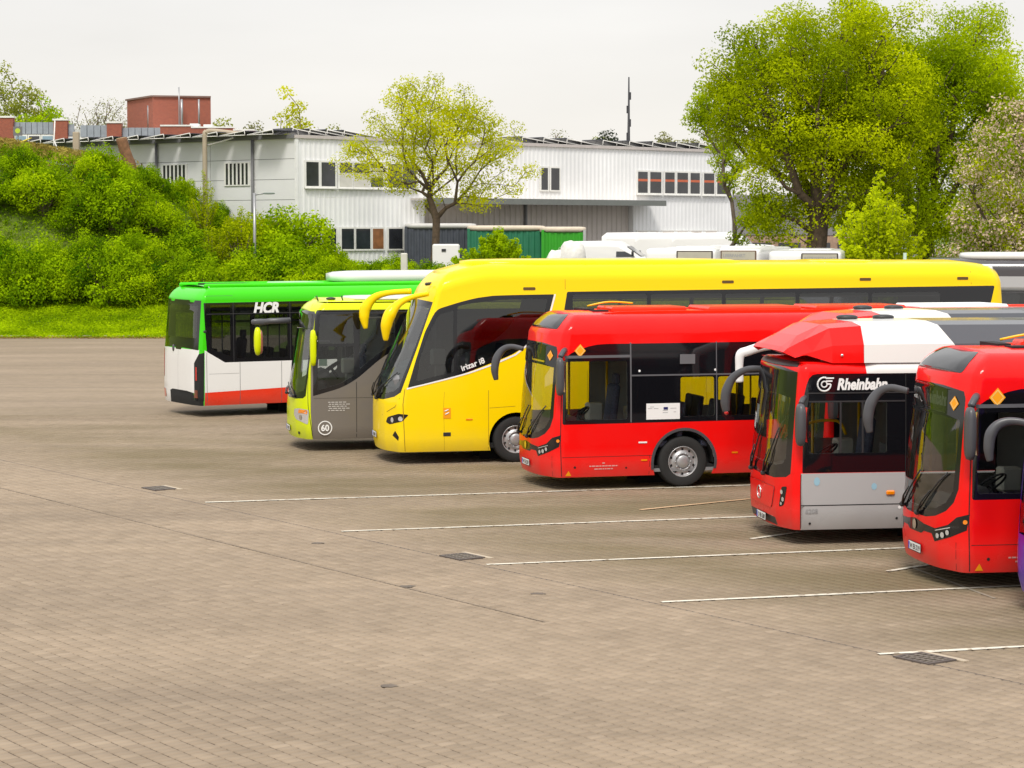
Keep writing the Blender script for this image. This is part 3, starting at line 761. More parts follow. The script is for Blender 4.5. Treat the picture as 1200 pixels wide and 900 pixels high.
    for x_ in (1.5, 2.1):
        b = MB(); b.sell((x_, .35, 3.53), (.35, .3, .09), 2.5); b.v = [(v[0], v[1], v[2]-.09) for v in b.v]; b.build('roof_vent', M['blackp'], t)
    mirror(t, [(.36, -1.24, 2.28), (.30, -1.34, 2.26), (.25, -1.40, 2.2)], [.04, .045, .04], (.24, -1.43, 1.88), (.15, .25, .66), M['greyp'], armmat=M['greyp'])
    mm_ = mirror_mat or M['greyp']
    if mirror_mat:
        mirror(t, [(.35, 1.1, 2.74), (0.0, 1.28, 2.72), (-.32, 1.38, 2.62), (-.44, 1.42, 2.56), (-.46, 1.43, 2.35), (-.45, 1.43, 2.05)], [.05, .06, .06, .06, .05, .05], None, None, mm_, flat=1.5)
    else:
        mirror(t, [(.3, 1.1, 2.58), (0.1, 1.28, 2.56), (-.10, 1.40, 2.42), (-.20, 1.44, 2.20), (-.22, 1.45, 2.0), (-.20, 1.45, 1.86)], [.03, .035, .045, .056, .054, .04], None, None, mm_, flat=1.5)
        b = MB(); b.sell((-.20, 1.45, 1.84), (.07, .09, .08), 2.2); b.build('mirror_tip', M['redlens'], t)
    wheelset(t, sh, (2.74, L-3.2)); underbody(t, sh)
    interior(t, sh, .36, 2.34, 2.5, 9, .85, M['seatred'])
    # yellow frame of the driver's cab seen through the window
    b = MB(); b.tube(arcpts([(.72, -.15, 1.55), (.72, -.15, 1.78), (1.2, -.15, 1.82), (1.35, -.15, 1.6)], 4), .025, n=6); b.tube([(.85, .9, .4), (.85, .9, 2.3)], .022, n=6); b.build('cab_handrail', M['yhand'], t)
    return t, sh
busC, shC = pod_bus((3.94, 35.0, 0), R_(8.5))
tag(busC, 'red and silver city bus lettered Rheinbahn with a facetted red and white roof pod', 'bus')
busD, shD = pod_bus((4.95, 39.35, 0), R_(13.5), mirror_mat=M['whitep'])
tag(busD, 'red bus with white mirror arm, mostly hidden behind the silver and red one', 'bus')

# ---------------- tall yellow coach
def coach():
    L = 13.85; t = empty('touring_coach', (-2.89, 46.70, 0), R_(12.5))
    def drop(x):
        d = .50*(1-min(1, max(0, (x-.55)/1.75)))**1.6
        if x > L-1.0: d += .22*((x-L+1.0)/1.0)**2
        return d
    sh = Shell(L=L, D=.46, n=3.0, bulge=.16, ze=3.78, R=.36, tum=.12, v0=.26, rake=((1.25, 0), (1.6, .06), (3.3, .62), (3.8, .78), (4.3, .95)), g0=.25, g1=2.6, drop=drop, crown=.06, rr=.3)
    def U(z): return z  # heights in the drop zone are corrected below
    def Z(x, z):     # profile height that lands on true height z at true x
        d = drop(x); v = z
        for _ in range(20): v = z+d*max(0, min(1, (v-1.6)/(sh.ze-1.6)))**1.3
        return v
    P = lambda x, z: (sh.SXZ(x, Z(x, z)), Z(x, z))
    def sp(pts, r=.05): return rpoly([P(p[0], p[1])+tuple(p[2:]) for p in pts], r)
    sd = []
    w1 = [(.48, 1.59, .02), (1.77, 1.90, .3), (2.76, 2.27, .4), (3.2, 2.62, .3), (3.46, 3.02, .1), (3.60, 3.50, .02), (2.67, 3.49, .5), (1.75, 3.39, .4), (1.07, 3.19, .15), (.84, 2.75, .1), (.66, 2.20, .1)]
    sd.append(R('side_glazing#front', sp(w1), M['frit'], -.004))
    sd.append(R('driver_window', sp([(.66, 1.73), (1.46, 1.92), (1.46, 3.18), (1.15, 3.10), (.92, 2.7), (.74, 2.2)], .05), M['dglass'], -.006))
    sd.append(R('side_window#a', sp([(1.54, 1.95), (2.70, 2.34), (3.10, 2.66), (3.38, 3.05), (3.46, 3.40), (2.67, 3.41), (1.75, 3.31), (1.54, 3.26)], .06), M['dglass'], -.006))
    w2 = [(3.70, 2.40, .1), (12.9, 2.40, .1), (13.38, 3.15, .2), (13.50, 3.62, .03), (3.88, 3.55, .03), (3.80, 3.10, .1)]
    sd.append(R('side_glazing#rear', sp(w2), M['frit'], -.004))
    xx = [4.0, 5.7, 7.35, 9.0, 10.65, 12.3]
    for i in range(5): sd.append(R('side_window#%d' % i, sp([(xx[i], 2.50), (xx[i+1]-.08, 2.50), (xx[i+1]-.08, 3.50), (xx[i], 3.49)], .06), M['dglass'], -.006))
    sd += [R('body', archp(sh, 2.77, .58, .47, .26), None), R('body', archp(sh, 9.3, .58, .47, .26), None), R('body', archp(sh, 10.7, .58, .47, .26), None)]
    regs = both(sd)
    A = sh.SX(.30)
    ws = [(0, 1.30), (.5*A, 1.32), (.85*A, 1.40), (A, 1.50), (A*1.0, 2.6), (A*.97, Z(.9, 3.30)), (.5*A, Z(.8, 3.34)), (0, Z(.8, 3.36))]
    def full(h): return h+[(-a, v) for a, v in h[::-1] if a > 0]
    regs.append(R('windscreen', full(ws), M['frit'], -.004))
    iz = [(0, 1.42), (.5*A, 1.44), (.82*A, 1.52), (.93*A, 1.62), (.93*A, 2.6), (.90*A, Z(.9, 3.2)), (.5*A, Z(.8, 3.24)), (0, Z(.8, 3.24))]
    regs.append(R('windscreen', full(iz), mat_ws, -.006))
    for sg in (1, -1):
        h = rpoly([(sh.SX(.10), .86), (sh.SX(.16), .82), (sh.SX(.36), .90), (sh.SX(.50), 1.04), (sh.SX(.30), 1.06), (sh.SX(.13), .97)], .04)
        regs.append(R('headlight#%d' % sg, h if sg > 0 else mir(h), M['frit'], .004))
        h = rpoly([(sh.SX(.20), .60), (sh.SX(.29), .50), (sh.SX(.30), .58), (sh.SX(.24), .70)], .01)
        regs.append(R('fog_lamp#%d' % sg, h if sg > 0 else mir(h), M['frit'], .004))
    out = sh.build(t, regs, M['yellow'], vs=.2)
    out['side_glazing#front']['label'] = 'rising black glass with a white lower edge'
    # white edge line
    mb = MB(); sh.ribbon(mb, [P(x, z) for x, z in ((.46, 1.575), (1.1, 1.72), (1.77, 1.885), (2.3, 2.06), (2.76, 2.25), (3.10, 2.52), (3.35, 2.86), (3.52, 3.15), (3.62, 3.50))], .035, .008); mb.build('white_edge_line', M['whitep'], t)
    mb = MB()
    for sg in (1, -1):
        f = lambda pts: [(sg*P(x, z)[0], P(x, z)[1]) for x, z in pts]
        sh.ribbon(mb, f([(.42, .28), (.42, 1.57)]), .014); sh.ribbon(mb, f([(2.18, .28), (2.18, 1.52)]), .010); sh.ribbon(mb, f([(3.84, 3.6), (3.84, 4.0)]), .010); sh.ribbon(mb, f([(12.95, 3.66), (12.95, 3.95)]), .010)
        sh.ribbon(mb, f([(1.25, .28), (1.25, 1.5)]), .005); sh.ribbon(mb, f([(2.2, 1.15), (2.75, 1.18)]), .008)
        sh.ribbon(mb, [(sg*sh.SX(x), z) for x, z in ((.05, 1.0), (.12, 1.08), (.24, 1.2), (.30, 1.38))], .014)
        for x in (4.3, 5.6, 6.9, 8.2): sh.ribbon(mb, f([(x, .28), (x, 1.9)]), .008)
    mb.build('panel_seams', mat('seam_dark_yellow', (.30, .18, 0), .6), t)
    for x, z in ((3.07, 3.62), (7.4, 3.74), (10.5, 3.78), (12.75, 3.79)):
        b = MB(); sh.patch(b, rpoly([P(x-.13, z-.03), P(x+.13, z-.03), P(x+.13, z+.03), P(x-.13, z+.03)], .02), .008); b.build('roof_slot_vent', mat('vent_brown', (.10, .06, .01), .6), t)
    for sg in (1, -1):
        b = MB(); sh.patch(b, circ(sg*sh.SX(.20), .92, .055, 12), .012); sh.patch(b, circ(sg*sh.SX(.33), .955, .05, 12), .012); b.build('headlight_lens', M['lens'], t)
    b = MB(); b.box((1.30, -sh.W/2-.004, 1.06), (.16, .008, .22)); st = b.build('side_sticker', M['orange'], t)
    b = MB(); b.tube([(1.25, -sh.W/2-.012, 1.10), (1.33, -sh.W/2-.012, 1.13)], .012, n=4); b.tube([(1.26, -sh.W/2-.012, 1.03), (1.34, -sh.W/2-.012, 1.07)], .012, n=4); b.build('sticker_stroke', M['whitep'], st)
    b = MB(); b.box((1.30, -sh.W/2-.003, .62), (.16, .012, .08), 0, None, .01); b.build('side_vent', M['blackp'], t)
    b = MB(); b.box((1.77, -sh.W/2-.004, .92), (.14, .01, .035), 0, None, .01); b.build('side_marker', M['amber'], t)
    o = text(t, 'model_lettering', 'irizar i8', .17, (1.62, -sh.W/2+.012, 1.925), (PI/2, 0, 0), M['whitep'], 0, .004, .001, 'LEFT', .95)
    o.rotation_euler = (Matrix.Rotation(PI/2, 3, 'X')).to_euler(); o.matrix_local = Matrix.Translation((1.62, -sh.W/2+.010, 1.925)) @ Matrix.Rotation(-R_(19), 4, 'Y') @ Matrix.Rotation(PI/2, 4, 'X')
    plate(t, sh, 0, .55, 'H IR 804')
    wiper(t, sh, .15*A, 1.32, .45*A, 1.62, 1.0); wiper(t, sh, -.6*A, 1.32, -.3*A, 1.6, 1.0)
    # horn mirrors in body colour
    mirror(t, [(.95, -1.02, 3.52), (.60, -1.18, 3.46), (.30, -1.32, 3.34), (.10, -1.38, 3.12), (.02, -1.38, 2.88), (.01, -1.36, 2.58)], [.045, .05, .07, .12, .11, .04], None, None, M['yellow'], flat=1.1)
    mirror(t, [(.95, 1.0, 3.52), (.50, 1.25, 3.48), (.22, 1.40, 3.38), (.04, 1.46, 3.17), (.0, 1.46, 2.95), (.03, 1.45, 2.70)], [.045, .045, .06, .09, .08, .03], None, None, M['yellow'], flat=1.4)
    # roof pods
    b = MB(); b.sell((4.9, .05, 4.12), (6.2, 1.9, .22), 5); b.build('air_conditioning_pod', M['yellow'], t)
    b = MB(); b.sell((10.2, .05, 4.10), (1.5, 1.7, .20), 5); b.build('roof_pod', M['yellow'], t)
    b = MB()
    for k in range(3): b.sell((.95+.07*k, -.9+.16*k, 3.72), (.08, .05, .07), 2)
    b.build('marker_lamp', M['blackp'], t)
    b = MB(); b.sell((13.95, -1.18, 2.55), (.3, .2, .25), 2.5); b.build('rear_light_pod', M['orange'], t)
    wheelset(t, sh, (2.77, 9.3, 10.7)); underbody(t, sh)
    interior(t, sh, 1.15, 3.4, 2.6, 12, .82, M['seat'], rails=False, drv=-.3)
    return tag(t, 'tall yellow touring coach with horn shaped yellow mirrors and a rising black side window', 'coach'), sh
mat_dim = glass('dim_side_glass', (.34, .36, .37), ior=1.6)
mat_ws = glass("green_windscreen", (.70, .82, .76), ior=2.0)
busE, shE = coach()

# ---------------- lime and taupe regional bus
def lime_bus():
    L = 12.0; t = empty('regional_bus', (-4.99, 49.45, 0), R_(13))
    sh = Shell(L=L, D=.38, n=3.2, bulge=.12, ze=2.98, R=.32, tum=.07, v0=.27, rake=((1.0, 0), (3.0, .22), (3.3, .34)), g0=.28, g1=1.0)
    P = lambda x, z: (sh.SXZ(x, z), z)
    sp = lambda pts, r=.05: sidepoly(sh, pts, r)
    sd = [R('body', sp([(.36, .27, 0), (L-.3, .27, 0), (L-.3, 2.5, 0), (.36, 2.5, 0)], 0), M['taupe'])]
    sd.append(R('body', sp([(.36, 2.95, 0), (L, 2.98, 0), (L, 3.3, 0), (.36, 3.3, 0)], 0), M['lime']))
    sd.append(R('side_glazing', sp([(.37, 1.22, .02), (1.0, 1.39, .4), (1.34, 1.58, .3), (1.89, 2.04, .2), (2.35, 2.30, .3), (2.9, 2.40, .2), (L-.5, 2.40, .05), (L-.5, 3.1, .03), (.45, 3.09, .03)]), M['frit'], -.004))
    sd.append(R('driver_window', sp([(.46, 1.34), (.98, 1.49), (1.28, 1.66), (1.28, 2.30), (.50, 2.30)], .04), M['glass'], -.006))
    sd.append(R('driver_window#upper', sp([(.50, 2.36), (1.28, 2.36), (1.28, 3.0), (.52, 3.0)], .04), M['dglass'], -.006))
    sd.append(R('side_window#q', sp([(1.40, 1.80), (1.80, 2.12), (2.2, 2.38), (2.2, 3.0), (1.40, 3.0)], .05), M['glass'], -.006))
    for i in range(5): sd.append(R('side_window#%d' % i, sp([(2.4+i*1.8, 2.46), (4.1+i*1.8, 2.46), (4.1+i*1.8, 3.02), (2.4+i*1.8, 3.02)], .05), M['dglass'], -.006))
    sd += [R('body', archp(sh, 2.8, .58, .47, .27), None), R('body', archp(sh, L-3.4, .58, .47, .27), None)]
    regs = both(sd)
    A = sh.SX(.20); full = lambda h: h+[(-a, v) for a, v in h[::-1]]
    regs.append(R('windscreen', full([(.0, 1.12), (.6*A, 1.13), (.9*A, 1.16), (A, 1.22), (A, 3.0), (.9*A, 3.06)]), M['frit'], -.004))
    regs.append(R('windscreen', full([(.0, 1.26), (.6*A, 1.27), (.88*A, 1.32), (.92*A, 1.4), (.92*A, 2.6), (.9*A, 2.66)]), mat_ws, -.006))
    regs.append(R('windscreen', full([(.0, 2.7), (.90*A, 2.7), (.88*A, 2.98)]), M['dglass'], -.006))
    for sg in (1, -1):
        h = rpoly([(.52*A, .78), (.66*A, .68), (sh.SX(.26), .60), (sh.SX(.28), .92), (.74*A, .93), (.55*A, .90)], .04)
        regs.append(R('headlight#%d' % sg, h if sg > 0 else mir(h), M['lens'], .006))
    sh.build(t, regs, M['lime'])
    mb = MB()
    for sg in (1, -1):
        sh.ribbon(mb, [(sg*P(.36, .3)[0], .3), (sg*P(.36, 3.0)[0], 3.0)], .012); sh.ribbon(mb, [(sg*P(1.33, .3)[0], .3), (sg*P(1.33, 1.5)[0], 1.52)], .012)
        sh.ribbon(mb, [(sg*P(.38, 1.17)[0], 1.17), (sg*P(2.4, 1.17)[0], 1.17)], .006); sh.ribbon(mb, [(sg*P(2.1, .3)[0], .3), (sg*P(2.1, 1.6)[0], 2.0)], .01)
    mb.build('panel_seams', M['dark'], t)
    for sg in (1, -1):
        b = MB(); sh.patch(b, rpoly([(sg*.74*A, .83), (sg*sh.SX(.25), .83), (sg*sh.SX(.25), .91), (sg*.78*A, .91)], .03), .014); b.build('indicator', M['amber'], t)
        b = MB(); sh.patch(b, circ(sg*.84*A, .74, .06, 14), .014); b.build('headlight_lens', M['chrome'], t)
        b = MB(); sh.patch(b, rpoly([(sg*.72*A, .36), (sg*.80*A, .36), (sg*.80*A, .42), (sg*.72*A, .42)], .02), .01); b.build('fog_lamp', M['blackp'], t)
    # number in a ring
    b = MB(); y = -sh.W/2-.006; c = (.63, .52)
    for i in range(24):
        a0, a1 = 2*PI*i/24, 2*PI*(i+1)/24
        b.add([(c[0]+r*math.cos(a), y, c[1]+r*math.sin(a)) for r, a in ((.135, a0), (.135, a1), (.158, a1), (.158, a0))], [(0, 1, 2, 3)])
    b.build('number_ring', M['whitep'], t)
    text(t, 'fleet_number', '60', .19, (.63, y, .455), (PI/2, 0, 0), M['whitep'], 0, .006, .001, 'CENTER', .95)
    b = MB(); rnd = random.Random(3)
    for k in range(5):
        q = .70+.02*(k % 2)
        while q < 1.08+.03*(k % 2):
            l_ = rnd.uniform(.04, .09); b.box((q+l_/2, y, 1.08-.045*k), (l_, .003, .020)); q += l_+.02
    b.build('small_print_lines', mat('pale_print', (.5, .48, .46), .6), t)
    b = MB(); b.box((.62, -sh.W/2+.055, 2.42), (.28, .004, .035)); b.build('window_lettering', M['whitep'], t)
    b = MB(); b.box((.60, -sh.W/2+.04, 1.95), (.18, .004, .15)); b.build('window_sticker', mat('pale_sticker', (.45, .6, .5), .5), t)
    plate(t, sh, 0, .45, 'D VR 60')
    wiper(t, sh, .5*A, 1.18, .1*A, 1.30, 1.0); wiper(t, sh, -.4*A, 1.18, -.75*A, 1.3, .8)
    # mirrors
    b = MB(); b.sell((.36, -1.40, 2.28), (.14, .20, .80), 3.4, 0, 14); b.box((.40, -1.28, 2.5), (.1, .2, .08)); b.build('mirror_housing', M['lime'], t)
    a = MB(); a.tube([(.2, 1.2, 2.78), (-.25, 1.38, 2.76), (-.50, 1.45, 2.72)], .05, n=8, flat=1.3); a.sell((-.46, 1.45, 2.74), (.42, .16, .14), 3.5); arm = a.build('mirror_arm', M['greyp'], t)
    a = MB(); a.sell((-.52, 1.45, 2.30), (.18, .26, .66), 2.6); a.build('mirror_housing', M['lime'], arm)
    a = MB(); a.sell((-.45, 1.45, 2.28), (.10, .22, .56), 2.6); a.build('mirror_glass', mat('mirror_back', (.35, .12, .08), .2), arm)
    # white roof with hatch and aerials
    b = MB(); b.sell((L/2+.55, 0, 3.33), (L-1.3, 2.05, .07), 8); b.build('roof_panel', M['white'], t)
    for x_ in (.55, 1.1):
        b = MB(); b.tube([(x_, -.9, 3.28), (x_-.04, -.9, 3.40)], .015, n=5); b.build('aerial', M['blackp'], t)
    b = MB(); b.sell((.85, -.75, 3.33), (.22, .16, .07), 2); b.build('camera_dome', M['blackp'], t)
    wheelset(t, sh, (2.8, L-3.4)); underbody(t, sh); interior(t, sh, .8, 2.9, 2.5, 10, .85, M['seat'], rails=False, drv=0)
    return tag(t, 'lime green and taupe regional bus with a ringed number 60, left of the yellow coach', 'bus'), sh
busF, shF = lime_bus()

# ---------------- green, white and red bus seen from behind
def green_bus():
    L = 12.0; t = empty('city_bus', (-8.78, 58.2, 0), R_(30))
    sh = Shell(L=L, D=.22, n=4.5, bulge=.04, ze=3.02, R=.34, tum=.04, v0=.30, rake=((1.5, 0), (3.05, .10), (3.4, .22)), g0=.2, g1=.7)
    P = lambda x, z: (sh.SXZ(x, z), z)
    sp = lambda pts, r=.04: sidepoly(sh, pts, r)
    sd = [R('body', sp([(.24, .3, 0), (L, .3, 0), (L, 1.46, 0), (.79, 1.45, 0), (.24, 1.74, 0)], 0), M['white']),
          R('body', sp([(.24, .3, 0), (L, .3, 0), (L, .95, 0), (2.35, .70, 0), (.24, .64, 0)], 0), M['vermilion']),
          R('side_glazing', sp([(.22, 2.96, .02), (.30, 1.70, .02), (.80, 1.41, .02), (L-.4, 1.41, .04), (L-.4, 3.0, .04)]), M['frit'], -.004)]
    for i, (a, b) in enumerate(((.42, .98), (1.12, 2.6), (2.72, 4.2), (4.32, 5.8), (5.92, 7.4), (7.5, 9.0), (9.1, 10.6))):
        sd.append(R('side_window#%d' % i, sp([(a, 1.78 if i == 0 else 1.50), (b, 1.50 if i else 1.56), (b, 2.64), (a, 2.64)], .04), mat_dim, -.006))
        sd.append(R('side_window#u%d' % i, sp([(a, 2.70), (b, 2.70), (b, 2.90), (a, 2.90)], .03), M['dglass'], -.006))
    sd += [R('body', archp(sh, 3.3, .58, .47, .30), None), R('body', archp(sh, L-2.7, .58, .47, .30), None)]
    regs = both(sd)
    A = sh.SY(-1.16); full = lambda h: h+[(-a, v) for a, v in h[::-1]]
    regs.append(R('body', full([(A*1.05, .62), (A*1.05, 1.75)]), M['white']))
    regs.append(R('rear_window', full([(.14*A, 1.72), (.2*A, 1.78), (A*1.02, 1.74), (A*1.02, 3.02), (.75*A, 3.02), (.7*A, 2.97), (.5*A, 2.97), (.45*A, 3.02)]), M['frit'], .003))
    regs.append(R('rear_window', full([(.9*A, 2.04), (.9*A, 2.88)]), M['dglass'], .003))
    # open engine bay at the near corner
    regs.append(R('engine_bay', [(.86*A, .42), (sh.SX(.21), .42), (sh.SX(.22), 1.68), (1.04*A, 1.64), (.86*A, 1.40)], M['dark'], -.001))
    regs.append(R('body', [(-A*1.04, .30), (sh.SX(.20), .30), (sh.SX(.20), .44), (A*.86, .44), (A*.84, .62), (.5*A, .66), (-.35*A, .66), (-.5*A, .62), (-1.04*A, .64)], M['dark']))
    regs.append(R('body', [(-A*1.06, .30), (-.55*A, .30), (-.5*A, .66), (-A*1.06, .70)], M['white']))
    for sg in (-1,):
        regs.append(R('tail_lamp', [(sg*1.0*A, .95), (sg*1.12*A, .95), (sg*1.12*A, 1.70), (sg*1.0*A, 1.70)], M['redlens'], .008))
        regs.append(R('fog_lamp', rpoly([(sg*.80*A, .42), (sg*1.12*A, .40), (sg*1.12*A, .64), (sg*.86*A, .62)], .03), M['redlens'], .008))
    regs.append(R('tail_lamp#near', [(.93*A, .95), (.98*A, .95), (.98*A, 1.30), (.93*A, 1.30)], M['redlens'], .012))
    sh.build(t, regs, M['green'])
    mb = MB()
    for pts in ([(.30, .32), (.30, 1.68)], [(1.22, .32), (1.22, 1.40)], [(2.4, .32), (2.4, 1.4)]): sh.ribbon(mb, [P(*q) for q in pts], .012)
    sh.ribbon(mb, [P(.35, 1.12), P(1.2, 1.12)], .006); sh.ribbon(mb, [P(1.1, 3.06), P(1.1, 3.25)], .008); sh.ribbon(mb, [(0, sh.v0+.3), (0, 1.7)], .005); sh.ribbon(mb, [P(.3, 3.14), P(1.05, 3.14)], .006)
    mb.build('panel_seams', mat('seam_grey', (.12, .12, .12), .8), t)
    mb = MB()
    for x in (1.05, 2.66, 4.26): sh.ribbon(mb, [P(x, 1.45), P(x, 2.95)], .02, .004)
    sh.ribbon(mb, [P(.3, 2.67), P(5, 2.67)], .02, .004); mb.build('window_trim', M['blackp'], t)
    text(t, 'operator_lettering', 'HCR', .38, (1.62, -sh.W/2+.03, 2.68), (PI/2, 0, 0), M['whitep'], .22, .018, .001, 'LEFT', .92)
    b = MB(); b.sell((.02, .35, 1.74), (.06, .12, .18), 2.5); b.build('window_latch', M['greyp'], t)
    b = MB(); b.sell((.26, -1.24, 2.22), (.10, .06, .08), 2.5); b.build('charging_socket', M['blackp'], t)
    b = MB(); b.box((.15, -.9, .6), (.2, .5, .2)); b.tube([(.2, -1.1, .5), (.2, -1.0, 1.4)], .05); b.tube([(.1, -1.0, .62), (.1, -.5, .62)], .035, 0)
    b.build('engine_piping', mat('rusty_metal', (.20, .06, .03), .7), t)
    # roof rails, hatches and white pod
    zt = 3.34
    for sg in (-1, 1):
        b = MB(); b.box((4.6, sg*.86, zt+.05), (8.4, .10, .12), 0, None, .04); b.build('roof_rail', M['green'], t)
    b = MB(); b.box((1.5, .0, zt+.06), (1.3, 1.3, .06)); b.build('roof_grille', M['dark'], t)
    b = MB(); b.box((3.4, .0, zt+.07), (1.1, 1.4, .08), 0, None, .03); b.build('roof_hatch', mat('pale_green_panel', (.35, .6, .35), .5), t)
    b = MB(); b.sell((6.6, .1, zt+.22), (4.2, 1.7, .34), 4.5); b.build('air_conditioning_pod', M['white'], t)
    wheelset(t, sh, (3.3, L-2.7)); underbody(t, sh, .38)
    interior(t, sh, .45, 2.7, .9, 12, .82, M['seat'], rails=True, railm=M['trim'])
    return tag(t, 'green, white and red bus lettered HCR seen from its rear corner, leftmost of the row', 'bus'), sh
busG, shG = green_bus()

# ---------------- violet bus cut by the right edge of the picture
def violet_bus():
    L = 12.0; t = empty('city_bus', (6.515, 27.35, 0), R_(8))
    sh = Shell(L=L, D=.40, n=3.3, bulge=.12, ze=2.80, R=.36, tum=.05, v0=.24, rake=((.9, 0), (2.8, .10), (3.2, .25)), g0=.3, g1=1.2)
    A = sh.SX(.18); regs = both([R('side_glazing', sidepoly(sh, [(.35, 1.25), (L-.4, 1.25), (L-.4, 2.7), (.4, 2.7)]), M['frit'], -.004), R('body', archp(sh, 2.7, .58, .47), None), R('body', archp(sh, L-3.2, .58, .47), None)])
    full = lambda h: h+[(-a, v) for a, v in h[::-1]]
    regs.append(R('windscreen', full([(0, .95), (.7*A, .98), (A, 1.2), (A, 2.68)]), M['frit'], -.004))
    regs.append(R('windscreen', full([(0, 1.1), (.65*A, 1.12), (.88*A, 1.35), (.88*A, 2.5)]), M['wglass'], -.006))
    sh.build(t, regs, M['purple'])
    mb = MB()
    for k in range(3): sh.ribbon(mb, [(-A*.6-.1*k, .3), (-A*.8-.08*k, .6), (-A*.7-.05*k, .9)], .03, .006)
    mb.build('livery_swirl', mat('lilac_print', (.5, .35, .8), .5), t)
    mirror(t, [(.45, 1.15, 2.30), (.22, 1.30, 2.36), (.02, 1.36, 2.33), (-.10, 1.38, 2.20), (-.13, 1.38, 2.0), (-.11, 1.38, 1.84)], [.03, .035, .045, .056, .05, .03], None, None, M['greyp'], flat=1.4)
    wheelset(t, sh, (2.7, L-3.2)); underbody(t, sh); interior(t, sh, .36, 2.42, 2.5, 8, .9)
    return tag(t, 'violet bus cut off by the right edge, its grey mirror arm reaching left', 'bus')
busH = violet_bus()

# ================================================================== ground
def smooth(t): t = min(1, max(0, t)); return t*t*(3-2*t)
AMP = [(-60, 9.2), (-27, 9.0), (-20.4, 7.9), (-18, 6.7), (-16, 5.5), (-13, 4.2), (-11, 3.5), (-9, 2.9), (-6, 2.35), (-2, 2.3)]
YARD = [(64, 0), (72, 1.0), (80, 1.15), (96, 2.3), (400, 2.3)]
def terrain(x, y):
    yard = lerp_tab(YARD, y)*smooth((x+9.5)/4.0)
    a = lerp_tab(AMP, x)
    m = 0
    if y > 99.6:
        m = (1.35*smooth((y-99.6)/8) + (a-1.35)*smooth((y-106)/11))
        back = smooth((y-124)/12); m = m*(1-back)+2.3*back
    elif x > -9: m = 0
    z = max(yard, m) if x > -14 else m
    if y > 96 and x > -9.5: z = max(z, yard)
    return z
def world_noise(n, l, scale, detail=5, vec=None):
    t = n.new("ShaderNodeTexNoise"); t.inputs['Scale'].default_value = scale; t.inputs['Detail'].default_value = detail
    if vec: l.new(vec, t.inputs['Vector'])
    return t
